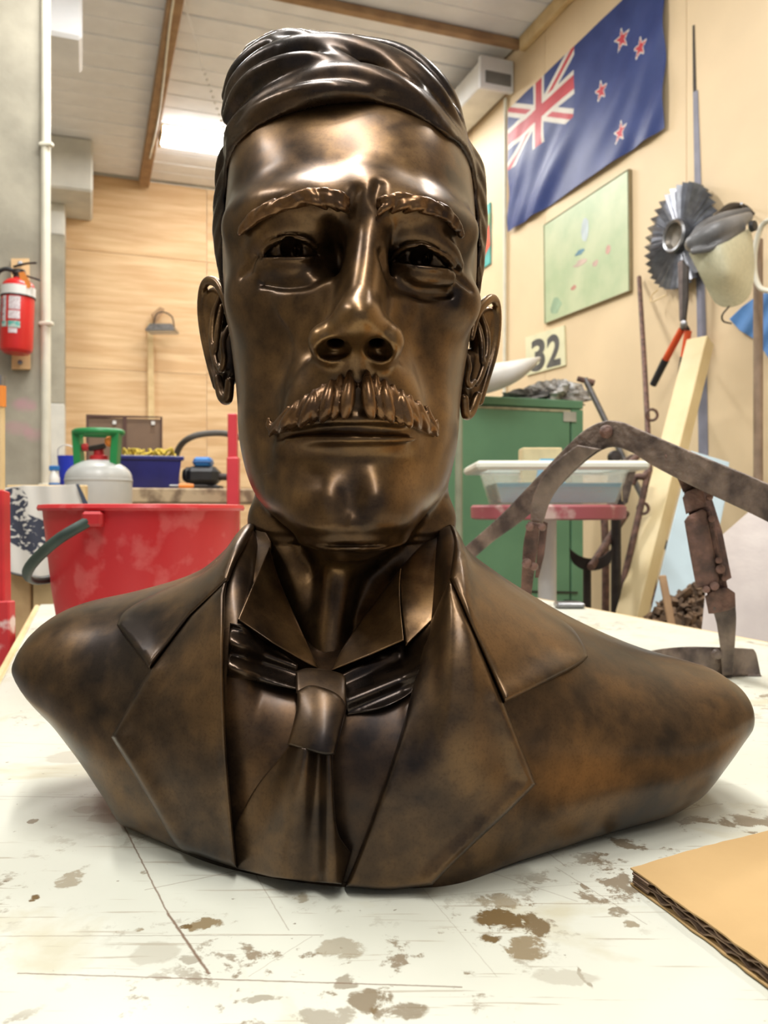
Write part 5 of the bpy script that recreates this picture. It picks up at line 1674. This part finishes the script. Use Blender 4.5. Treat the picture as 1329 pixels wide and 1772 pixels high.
# face shield
fs = empty("face_shield", tuple(on_right(1250, 440, .16)))
tag(fs, "grey face shield with scuffed clear visor hanging on the wall", "face shield")
SY = 3.62
M_CROWN = simple("grey_crown", (.17, .17, .175), .4, noise=.25, scale=7)
CR = tuft_field(1170, 335, 1325, 470, 3.40, 3.90, .006)
CR.chain([(1202, 420, 3.58, 15), (1235, 404, 3.55, 19), (1268, 390, 3.58, 16), (1294, 376, 3.66, 9)], k=.02)
CR.chain([(1196, 424, 3.62, 10), (1216, 398, 3.66, 12), (1250, 380, 3.70, 12), (1292, 366, 3.74, 7)], k=.03)
CR.chain([(1200, 436, 3.56, 5), (1240, 426, 3.52, 6), (1285, 396, 3.58, 5)], k=.02)
CR.mesh("crown", M_CROWN, fs)
M_VIS = bpy.data.materials.new("scuffed_visor")
nt, b = nodes_of(M_VIS)
b.inputs["Base Color"].default_value = (.62, .60, .42, 1); b.inputs["Roughness"].default_value = .35; b.inputs["Alpha"].default_value = .72
nz = nt.nodes.new("ShaderNodeTexNoise"); nz.inputs["Scale"].default_value = 18; nz.inputs["Detail"].default_value = 6
mr = nt.nodes.new("ShaderNodeMapRange"); mr.inputs["To Min"].default_value = .55; mr.inputs["To Max"].default_value = .88
nt.links.new(nz.outputs["Fac"], mr.inputs["Value"]); nt.links.new(mr.outputs[0], b.inputs["Alpha"])
patch("visor", [(1192, 438), (1230, 430), (1262, 416), (1300, 392), (1304, 430), (1306, 465), (1300, 505), (1285, 524), (1262, 532), (1240, 526), (1224, 502), (1208, 470)], tps([(1192, 438, 3.62), (1250, 424, 3.50), (1300, 392, 3.60), (1306, 465, 3.62), (1270, 530, 3.60), (1224, 502, 3.62), (1258, 475, 3.50)]), .006, M_VIS, fs, bevel=2, smooth_idx=(4, 5, 6, 7, 8, 9, 10, 11))
tube("headband", [W(1240, 378, 3.72), W(1262, 360, 3.80), W(1285, 360, 3.86), W(1300, 374, 3.84)], .013, M_DARK, fs, seg=8, flat=(1, 1.6))
lathe("hinge_knob", W(1300, 392, 3.57), [(0, .02), (.022, .018), (.025, 0)], M_BLACK, fs, axis=(.6, -.8, 0), seg=14)
tube("edge_wire", [W(1262, 530, 3.59), W(1250, 545, 3.6), W(1252, 556, 3.62), W(1266, 560, 3.62)], .004, M_DARK, fs, seg=6)
tube("wall_hook", [on_right(1283, 358, .004), on_right(1283, 362, .15), W(1283, 352, 3.80)], .006, M_STEEL, fs, seg=6, fine=1)

# things at the far right of the wall
hd = empty("long_handle", tuple(on_right(1314, 850, .05)))
tag(hd, "worn wooden tool handle standing upright at the right edge", "tool handle")
q1 = on_right(1312, 415, .11)
q0 = Vector((q1.x, q1.y, .0))
tube("shaft", [q0, q1], .021, simple("handle_wood", (.33, .23, .155), .6, noise=.15, scale=12), hd, fine=1)
tube("socket", [q0, q0+ZV*.22], .027, M_DARK, hd, fine=1)
cbw = tube("cable_loop", [on_right(1340, 375, .16), on_right(1318, 392, .16), on_right(1307, 430, .16), on_right(1306, 470, .16), on_right(1316, 498, .16), on_right(1340, 505, .16)], .012, M_PIPE, seg=8)
tag(cbw, "cream cable looped over a hook at the right edge", "cable")
bc = patch("blue_cloth", [(1262, 552), (1285, 530), (1310, 512), (1345, 500), (1345, 625), (1330, 620), (1310, 590), (1280, 572)], lambda x, y: np.array([(WALL_R-.025)/((a-CX)/F_PX*NX+NY) for a in np.atleast_1d(x)]), .012, simple("blue_fabric", (.12, .30, .66), .7, noise=.1, scale=6), None, bevel=2, relief=lambda x, y: .01*np.sin(x/6.0+y/9))
tag(bc, "blue cloth hanging on the wall below the face shield", "cloth")

# iron rods leaning on the wall
def rod(name, label, pts, r, rings=(), cat="rod"):
    e = empty(name, tuple(pts[-1]))
    tag(e, label, cat)
    tube("bar", pts, r, M_RUST, e, seg=10)
    for (p, rr) in rings:
        tube("eye", [p+XV*rr*math.cos(a)+ZV*rr*math.sin(a) for a in np.linspace(0, 2*math.pi, 9)[:-1]], .007, M_RUST, e, seg=6, closed=True)
    return e
pA = on_right(1106, 480, .03); pB = W(1121, 745, 3.95)
pC = pB+(pB-pA)*.9
rod("iron_rod", "long rusty rod leaning on the wall beside the painted board", [pA, pB, Vector((pC.x, pC.y, .02))], .013, ((W(1128, 718, 3.93), .026),))
pA = W(1118, 834, 3.5); pB = W(1066, 1062, 3.4)
pC = pA+(pB-pA)*((pA.z-.01)/(pA.z-pB.z))
rod("hooked_rod", "bent rusty rod with hooked top behind the grey plastic tub", [W(1094, 838, 3.52), W(1100, 826, 3.52), W(1114, 826, 3.5), pA, pB, pC], .014, ((W(1113, 880, 3.48), .022),))
pA = W(1045, 880, 3.62)
rod("thin_rod", "thin dark rod standing just right of the round pedestal table", [pA, W(1048, 980, 3.6), Vector((W(1046, 1060, 3.6).x, 3.6, .01))], .016)
rh = empty("cross_head_bar", tuple(W(1050, 740, 3.9)))
tag(rh, "slim steel bar with cross head leaning beside the green cabinet", "bar")
p0, p1 = W(1012, 655, 4.0), W(1050, 733, 3.97)
p2 = p0+(p1-p0)*((p0.z-.01)/(p0.z-p1.z))
tube("shaft", [p0, p2], .014, M_STEEL, rh, fine=1)
tube("cross_head", [W(999, 655, 4.0), W(1028, 663, 4.0)], [.012, .016], M_RUST, rh, fine=1)
mt = empty("mattock", tuple(W(1020, 970, 3.3)))
tag(mt, "dark mattock head on a short bar beside the green cabinet's foot", "mattock")
patch("blade", [(985, 948), (1000, 960), (1018, 966), (1040, 964), (1062, 946), (1056, 975), (1036, 986), (1010, 986), (990, 972)], flat(3.3), .04, M_DARK, mt, bevel=2, smooth_idx=(1, 2, 3, 6, 7, 8))
p0, p1 = W(1022, 982, 3.28), W(1064, 918, 3.45)
tube("shaft", [p0, p1, p1+(p1-p0)*.5], .016, M_RUST, mt, fine=1)
# post that carries the mattock down to the floor
tube("stand_leg", [W(1016, 985, 3.33), Vector((W(1016, 985, 3.33).x, 3.33, .0))], .016, M_DARK, mt, fine=1)

# timber stud leaning against the wall
tm = W(1212, 592, 3.85); bt = W(1092, 1070, 3.35)
d_ = (tm-bt)
ft = bt-d_*(bt.z/d_.z)
M_PINE = simple("pale_pine", (.76, .63, .37), .55, col2=(.66, .52, .27), scale=5, detail=6)
sd = beam("timber_stud", Vector((ft.x, ft.y, .012)), tm, .10, .075, M_PINE, None, side=Vector((.66, -.75, 0)))
tag(sd, "pale pine stud leaning against the wall below the loppers", "timber")

# ------------------------------------------------------------------ green cabinet and what lies on it
cab = empty("green_cabinet", R(2.2, 4.0, 0), TH)
tag(cab, "tall green metal cabinet standing against the right wall behind the bust", "cabinet")
CT = zpix(686, 4.45)
rbox("body", 1.70, 2.585, 4.02, 4.48, .02, CT, M_GREEN, cab, bev=.01)
rbox("top_rail", 1.70, 2.585, 3.998, 4.02, CT-.045, CT, M_GREEN, cab, bev=.004)
rbox("door", 1.72, 2.50, 3.995, 4.018, .08, CT-.055, M_GREEN, cab, bev=.006)
rbox("door_trim", 1.72, 2.50, 3.990, 4.0, CT-.068, CT-.055, simple("worn_edge", (.45, .42, .26), .6, noise=.2, scale=20), cab, bev=.002)
rbox("side_rail", 2.51, 2.585, 3.998, 4.02, .06, CT-.05, M_GREEN, cab, bev=.004)
p0 = on_b(975, 712, 3.985)
prism("sticker", [on_b(975, 712, 3.99), on_b(997, 713, 3.99), on_b(997, 730, 3.99), on_b(975, 729, 3.99)], -DV*.001, simple("paper_tag", (.46, .44, .36), .7), cab)
prism("vent_slot", [on_b(918, 1022, 3.99), on_b(1000, 1024, 3.99), on_b(1000, 1027, 3.99), on_b(918, 1025, 3.99)], -DV*.002, M_DARK, cab)
prism("latch", [on_b(976, 1038, 3.99), on_b(998, 1039, 3.99), on_b(998, 1062, 3.99), on_b(976, 1060, 3.99)], -DV*.012, M_BLACK, cab)
ve = tube("standing_pipe", [Vector((W(794, 700, 3.95).x, 3.95, 0)), W(794, 600, 3.95)], .018, simple("dull_pipe", (.30, .32, .22), .5), seg=10, fine=1)
tag(ve, "dull upright pipe between the bust's jaw and the green cabinet", "pipe")
hn = tube("plaster_horn", [W(800, 672, 4.35), W(840, 668, 4.33), W(880, 658, 4.32), (W(910, 645, 4.32)), W(934, 632, 4.34)], [.070, .074, .060, .038, .008], simple("white_plaster", (.72, .71, .68), .5, col2=(.5, .44, .33), scale=4), seg=18, flat=(1.3, 1))
hn.location.z += CT+.07-W(840, 668, 4.33).z+.004
tag(hn, "white curved plaster horn lying on top of the green cabinet", "plaster horn")
rg = empty("crumpled_wrapping", tuple(on_b(960, 688, 4.25)))
tag(rg, "crumpled grey wrapping with a dark underside on the cabinet top", "wrapping")
def crumple(name, c, sx, sy, sz, mat, seed, parent):
    r_ = np.random.default_rng(seed)
    nu, nv = 36, 18
    V = []
    ph = r_.uniform(0, 6.3, 12)
    for j in range(nv+1):
        t = math.pi*j/nv
        for i in range(nu):
            a = 2*math.pi*i/nu
            d = 1+.22*math.sin(5*a+ph[0]+3*t)+.16*math.sin(9*a-ph[1]+5*t)+.12*math.sin(13*t+ph[2]+2*a)+r_.uniform(-.10, .10)
            V.append(Vector(c)+NV*(sx*math.sin(t)*math.cos(a)*d)+DV*(sy*math.sin(t)*math.sin(a)*d)+ZV*max(-sz*.55, (sz*math.cos(t)*d)))
    Fs = [(j*nu+i, j*nu+(i+1) % nu, (j+1)*nu+(i+1) % nu, (j+1)*nu+i) for j in range(nv) for i in range(nu)]
    return mesh_py(name, V, Fs, mat, parent)
pc_ = on_b(950, 672, 4.25); pc_.z = CT+.055
crumple("wrapping", pc_+NV*.06, .17, .09, .075, simple("dusty_wrapping", (.42, .41, .39), .6, col2=(.14, .12, .10), scale=26, detail=8), 3, rg)
crumple("dark_fold", pc_-NV*.10-ZV*.02, .17, .08, .045, simple("black_wrapping", (.02, .018, .016), .6, col2=(.10, .09, .08), scale=18), 5, rg)
crumple("pale_fold", pc_+NV*.10+ZV*.045, .09, .05, .04, simple("shiny_wrapping", (.62, .62, .62), .3, metal=.3, noise=.2, scale=20), 8, rg)

# ------------------------------------------------------------------ round pedestal table with the plastic tub
PY = 3.05
pt = empty("pedestal_table", (xpix(947, PY), PY, 0))
tag(pt, "round red-edged pedestal table with white post under the plastic tub", "table")
pc0 = Vector((xpix(947, PY), PY, 0))
pz = zpix(873, PY-.27)
M_PED = simple("chipped_maroon", (.34, .085, .10), .5, col2=(.55, .40, .36), scale=9, detail=8, lo=.36, hi=.46)
lathe("top", pc0, [(0, pz-.052), (.262, pz-.052), (.276, pz-.047), (.278, pz-.008), (.270, pz), (0, pz)], M_PED, pt, seg=64)
lathe("post", pc0, [(.033, .03), (.033, pz-.052)], M_WHITE, pt, seg=24)
lathe("base", pc0, [(0, 0), (.20, 0), (.20, .02), (.06, .05), (.033, .06)], M_WHITE, pt, seg=32)
tbx = empty("plastic_tub", (pc0.x, pc0.y, pz))
tag(tbx, "translucent white plastic tub of pale blue water on pedestal table", "tub")
M_TUB = bpy.data.materials.new("milky_plastic")
nt, b = nodes_of(M_TUB)
b.inputs["Base Color"].default_value = (.82, .80, .68, 1); b.inputs["Roughness"].default_value = .4; b.inputs["Alpha"].default_value = .45
nz = nt.nodes.new("ShaderNodeTexNoise"); nz.inputs["Scale"].default_value = 12
mr = nt.nodes.new("ShaderNodeMapRange"); mr.inputs["To Min"].default_value = .20; mr.inputs["To Max"].default_value = .34
nt.links.new(nz.outputs["Fac"], mr.inputs["Value"]); nt.links.new(mr.outputs[0], b.inputs["Alpha"])
M_WATER = simple("pale_blue_water", (.22, .56, .76), .15, noise=.05)
tz1 = zpix(812, PY-.18)
tapered("body", pc0.x+.01, pc0.y, pz+.001, tz1, .405, .30, .47, .36, M_TUB, tbx, (XV, YV), wall=.005)
tzw = pz+(tz1-pz)*.62
tapered("water", pc0.x+.01, pc0.y, pz+.008, tzw, .392, .287, .432, .327, M_WATER, tbx, (XV, YV), wall=.16)
for sx, sy, w, d in ((0, -.205, .585, .055), (0, .205, .585, .055), (-.265, 0, .055, .40), (.265, 0, .055, .40)):
    box("rim", (pc0.x+.01+sx, pc0.y+sy, tz1+.012), (w, d, .030), simple("milky_rim", (.80, .80, .70), .4, noise=.04), tbx, bev=.01)
wbx = box("wooden_block", (xpix(936, 3.2), 3.22, tz1-.005), (.15, .10, .085+.05), simple("light_block", (.72, .55, .30), .6, noise=.1, scale=14), None)
wbx.location.z = tz1+.03
tag(wbx, "small pale wooden block poking above the plastic tub's rim", "block")
# rusty clamp beside it
ib = empty("rusty_bracket", (W(1070, 830, 3.4).x, 3.4, 0))
tag(ib, "rusty iron bracket and clamp standing right of the plastic tub", "bracket")
tube("stand", [Vector((W(1066, 1000, 3.4).x, 3.4, .0)), W(1066, 872, 3.4)], .02, M_DARK, ib, fine=1)
patch("upright", [(1052, 800), (1072, 796), (1076, 870), (1072, 885), (1052, 885)], flat(3.38), .03, M_IRON, ib, bevel=2)
patch("jaw", [(1072, 800), (1094, 786), (1104, 800), (1096, 830), (1086, 870), (1078, 876), (1076, 830)], flat(3.39), .03, M_IRON, ib, bevel=2, smooth_idx=(1, 2, 3))
lathe("bolt", W(1064, 790, 3.38), [(0, .02), (.022, .018), (.026, 0), (.026, -.02)], M_DARK, ib, axis=(0, -1, .1), seg=12)
tube("clamp_screw", [W(1082, 812, 3.36), W(1100, 792, 3.36), W(1118, 770, 3.36)], .014, M_RUST, ib, fine=1)
lathe("foot", W(1064, 876, 3.37), [(0, .03), (.03, .03), (.034, 0)], M_DARK, ib, axis=(0, -1, 0), seg=12)

# ------------------------------------------------------------------ behind the table on the right: sheets, bark, stake
fm = patch("blue_foam_sheet", [(1196, 780), (1262, 800), (1258, 850), (1210, 1085), (1120, 1085), (1150, 960)], tps([(1196, 780, 3.3), (1262, 800, 3.3), (1210, 1085, 2.95), (1120, 1085, 2.95)]), .04, simple("pale_blue_foam", (.52, .66, .73), .6, noise=.04), None, bevel=2)
tag(fm, "pale blue foam sheet leaning behind the rusty cultivator", "foam sheet")
gs = patch("grey_board", [(1232, 942), (1262, 915), (1300, 882), (1360, 900), (1360, 1140), (1212, 1112), (1222, 1010)], tps([(1232, 942, 2.5), (1300, 882, 2.6), (1360, 900, 2.5), (1360, 1140, 2.25), (1212, 1112, 2.3)]), .02, simple("pinkish_grey_board", (.50, .45, .42), .75, col2=(.44, .39, .37), scale=12, bump=.1, bscale=50), None, bevel=1.5)
tag(gs, "pinkish grey board leaning behind the table at the right edge", "board")
# heap of bark
def heap():
    r_ = np.random.default_rng(11)
    V = []; Fs = []
    for k in range(520):
        px = r_.uniform(1122, 1240); t = (px-1122)/118
        top = np.interp(px, [1122, 1150, 1180, 1205, 1240], [1068, 1040, 1022, 1015, 1020])
        py = r_.uniform(top, 1130); Yd = 2.75-(py-top)*.0016+r_.uniform(-.03, .03)
        c = W(px, py, Yd); s = r_.uniform(.008, .024)
        ang = r_.uniform(0, 6.3, 3)
        rot = Matrix.Rotation(ang[0], 3, 'X') @ Matrix.Rotation(ang[1], 3, 'Y') @ Matrix.Rotation(ang[2], 3, 'Z')
        b0 = len(V)
        for q in ((-1, -.6, -.4), (1, -.7, -.3), (1.1, .6, -.4), (-.8, .7, -.3), (-.9, -.5, .35), (.8, -.6, .5), (.9, .6, .3), (-1, .5, .45)):
            V.append(c+rot @ (Vector(q)*s*r_.uniform(.7, 1.2)))
        Fs += [tuple(b0+i for i in f) for f in ((0, 3, 2, 1), (4, 5, 6, 7), (0, 1, 5, 4), (1, 2, 6, 5), (2, 3, 7, 6), (3, 0, 4, 7))]
    # the solid mound under the chips, down to the floor
    n = 9
    b0 = len(V)
    for row, (yy, gd) in enumerate(((0, .0), (70, -.05))):
        for i in range(n):
            px = 1116+(1246-1116)*i/(n-1)
            top = np.interp(px, [1116, 1150, 1180, 1205, 1246], [1078, 1048, 1030, 1024, 1034])
            V.append(W(px, top+yy, 2.80+gd-.06*row))
    for i in range(n):
        p = V[b0+n+i]; V.append(Vector((p.x, p.y-.02, .0)))
    for i in range(n):
        p = V[b0+i]; V.append(Vector((p.x, p.y+.12, .0)))
    for row in range(2):
        for i in range(n-1):
            a = b0+row*n+i
            Fs.append((a, a+1, a+n+1, a+n))
    for i in range(n-1):
        Fs.append((b0+i+1, b0+i, b0+3*n+i, b0+3*n+i+1))
    return mesh_py("bark_heap", V, Fs, simple("bark", (.23, .145, .085), .9, col2=(.06, .038, .024), scale=30, detail=8))
o = heap()
tag(o, "heap of rough brown bark chips behind the far edge of the table", "bark", kind="stuff")
p0, p1 = W(1146, 996, 2.6), W(1162, 1080, 2.55)
p2 = p0+(p1-p0)*((p0.z-.005)/(p0.z-p1.z))
o = beam("wooden_stake", p2, p0, .022, .014, M_WOOD)
tag(o, "short grey wooden stake standing in front of the bark heap", "stake")

# ------------------------------------------------------------------ rusty cultivator on the table
cu = empty("rusty_cultivator", tuple(tabpt(1270, 1172)))
tag(cu, "rusty iron cultivator frame with hoe foot standing on the table", "cultivator")
arch = tps([(790, 980, 1.50), (905, 880, 1.40), (1050, 750, 1.28), (1180, 800, 1.18), (1345, 868, 1.05), (1000, 790, 1.32), (860, 920, 1.44), (1260, 830, 1.12)])
patch("arch_bar", [(770, 975), (812, 940), (870, 888), (930, 825), (985, 768), (1015, 742), (1045, 729), (1075, 730), (1110, 744), (1200, 783), (1290, 820), (1350, 846), (1350, 914), (1290, 884), (1200, 842), (1130, 806), (1095, 784), (1065, 774), (1040, 780), (1005, 806), (960, 850), (905, 900), (850, 940), (800, 985)], arch, .022, M_IRON, cu, bevel=4, smooth_idx=tuple(range(1, 11))+tuple(range(13, 23)))
lathe("rivet", W(1049, 747, 1.275), [(0, .011), (.007, .009), (.010, .004), (.0105, 0)], M_RUST, cu, axis=(0, -1, 0), seg=16)
# left shank splitting off the arch
patch("shank", [(1045, 778), (1030, 782), (985, 822), (955, 862), (940, 905), (918, 905), (920, 870), (935, 832), (960, 800), (1000, 770)], tps([(1045, 778, 1.262), (985, 822, 1.30), (955, 862, 1.32), (930, 905, 1.33), (935, 832, 1.32), (1000, 770, 1.28)]), .028, M_IRON, cu, bevel=4, smooth_idx=(1, 2, 3, 6, 7, 8))
def cyl_bolt(px, py, Y, r, l, mat=M_RUST):
    r *= .66; l *= .55
    return lathe("bolt", W(px, py, Y), [(0, l), (r*.9, l*.95), (r, l*.5), (r, -l)], mat, cu, axis=(-.3, -1, .1), seg=10)
patch("side_plate", [(914, 902), (934, 906), (930, 950), (922, 1010), (918, 1045), (900, 1045), (903, 990), (906, 940)], tps([(914, 902, 1.318), (934, 906, 1.318), (918, 1045, 1.34), (900, 1045, 1.34)]), .012, M_RUST, cu, bevel=3, smooth_idx=(2, 3, 6, 7))
patch("side_plate", [(936, 900), (948, 905), (942, 960), (932, 1000), (926, 1000), (930, 950)], flat(1.345), .012, M_RUST, cu, bevel=2)
patch("tine", [(900, 1035), (922, 1035), (926, 1090), (930, 1180), (905, 1180), (898, 1090)], tps([(900, 1035, 1.335), (922, 1035, 1.335), (930, 1180, 1.33), (905, 1180, 1.33)]), .016, M_RUST, cu, bevel=2, zmin=TABLE_Z+.0006)
cyl_bolt(917, 912, 1.31, .010, .012); cyl_bolt(938, 912, 1.31, .009, .012); cyl_bolt(912, 975, 1.315, .012, .012); cyl_bolt(924, 980, 1.315, .010, .014)
# right shank: gusset, clamp, block, stem, foot
sh = lambda dy=0.0: tps([(1160, 790, 1.195+dy), (1200, 850, 1.19+dy), (1220, 950, 1.19+dy), (1250, 1050, 1.195+dy), (1262, 1170, 1.20+dy)])
patch("gusset", [(1150, 786), (1180, 796), (1210, 812), (1222, 838), (1195, 846), (1182, 852), (1172, 828), (1158, 806)], sh(.004), .016, M_RUST, cu, bevel=2, smooth_idx=(6, 7))
patch("core_bar", [(1176, 820), (1220, 832), (1236, 900), (1262, 1030), (1228, 1044), (1206, 960), (1190, 880)], sh(.010), .014, M_RUST, cu, bevel=2)
patch("strap", [(1208, 812), (1222, 832), (1228, 850), (1235, 872), (1250, 920), (1266, 1000), (1258, 1004), (1240, 950), (1226, 885), (1216, 850)], sh(.012), .014, M_RUST, cu, bevel=2)
patch("clamp", [(1181, 862), (1186, 852), (1205, 842), (1217, 850), (1222, 876), (1200, 884), (1187, 890)], sh(-.008), .030, M_RUST, cu, bevel=3)
patch("block", [(1184, 902), (1190, 893), (1215, 881), (1222, 886), (1232, 940), (1244, 1000), (1243, 1012), (1205, 1018), (1194, 960)], sh(-.012), .034, M_RUST, cu, bevel=3)
patch("block_rail", [(1222, 886), (1228, 884), (1252, 990), (1248, 1004), (1240, 990)], sh(-.002), .020, M_RUST, cu, bevel=2)
patch("collar", [(1220, 1032), (1232, 1022), (1258, 1016), (1272, 1026), (1273, 1050), (1262, 1056), (1236, 1062), (1226, 1062)], sh(-.008), .030, M_RUST, cu, bevel=3)
patch("stem", [(1232, 1050), (1272, 1042), (1274, 1070), (1272, 1110), (1268, 1168), (1250, 1170), (1246, 1120), (1240, 1078)], tps([(1232, 1050, 1.188), (1272, 1042, 1.188), (1268, 1168, 1.205), (1250, 1170, 1.205)]), .022, M_IRON, cu, bevel=4, smooth_idx=(2, 3, 6), zmin=TABLE_Z+.0006)
for (x, y, r_, l_) in ((1231, 898, .007, .016), (1243, 970, .007, .014), (1246, 985, .010, .014), (1254, 1000, .007, .014), (1222, 1020, .008, .012), (1236, 1014, .010, .010), (1228, 860, .007, .02)):
    cyl_bolt(x, y, float(sh(-.012)(np.array([x]), np.array([y]))[0]), r_, l_)
# the curved hoe foot
ft_ = tps([(1120, 1150, 1.30), (1180, 1140, 1.24), (1240, 1150, 1.215), (1300, 1150, 1.225), (1318, 1180, 1.22)])
patch("hoe_foot", [(1118, 1128), (1150, 1122), (1200, 1119), (1290, 1122), (1306, 1126), (1312, 1145), (1318, 1176), (1312, 1179), (1290, 1174), (1250, 1172), (1200, 1168), (1150, 1160), (1118, 1150)], ft_, .007, M_IRON, cu, bevel=3, smooth_idx=(1, 2, 3, 4, 8, 9, 10, 11), zmin=TABLE_Z+.0006)
lathe("foot_rivet", W(1240, 1132, 1.205), [(0, .008), (.006, .007), (.008, 0)], M_IRON, cu, axis=(0, -1, 0), seg=12)
o = box("metal_offcut", tabpt(985, 1052)+ZV*.008, (.07, .05, .014), M_STEEL, None)
tag(o, "small grey metal offcut on the table behind the bust's shoulder", "offcut")
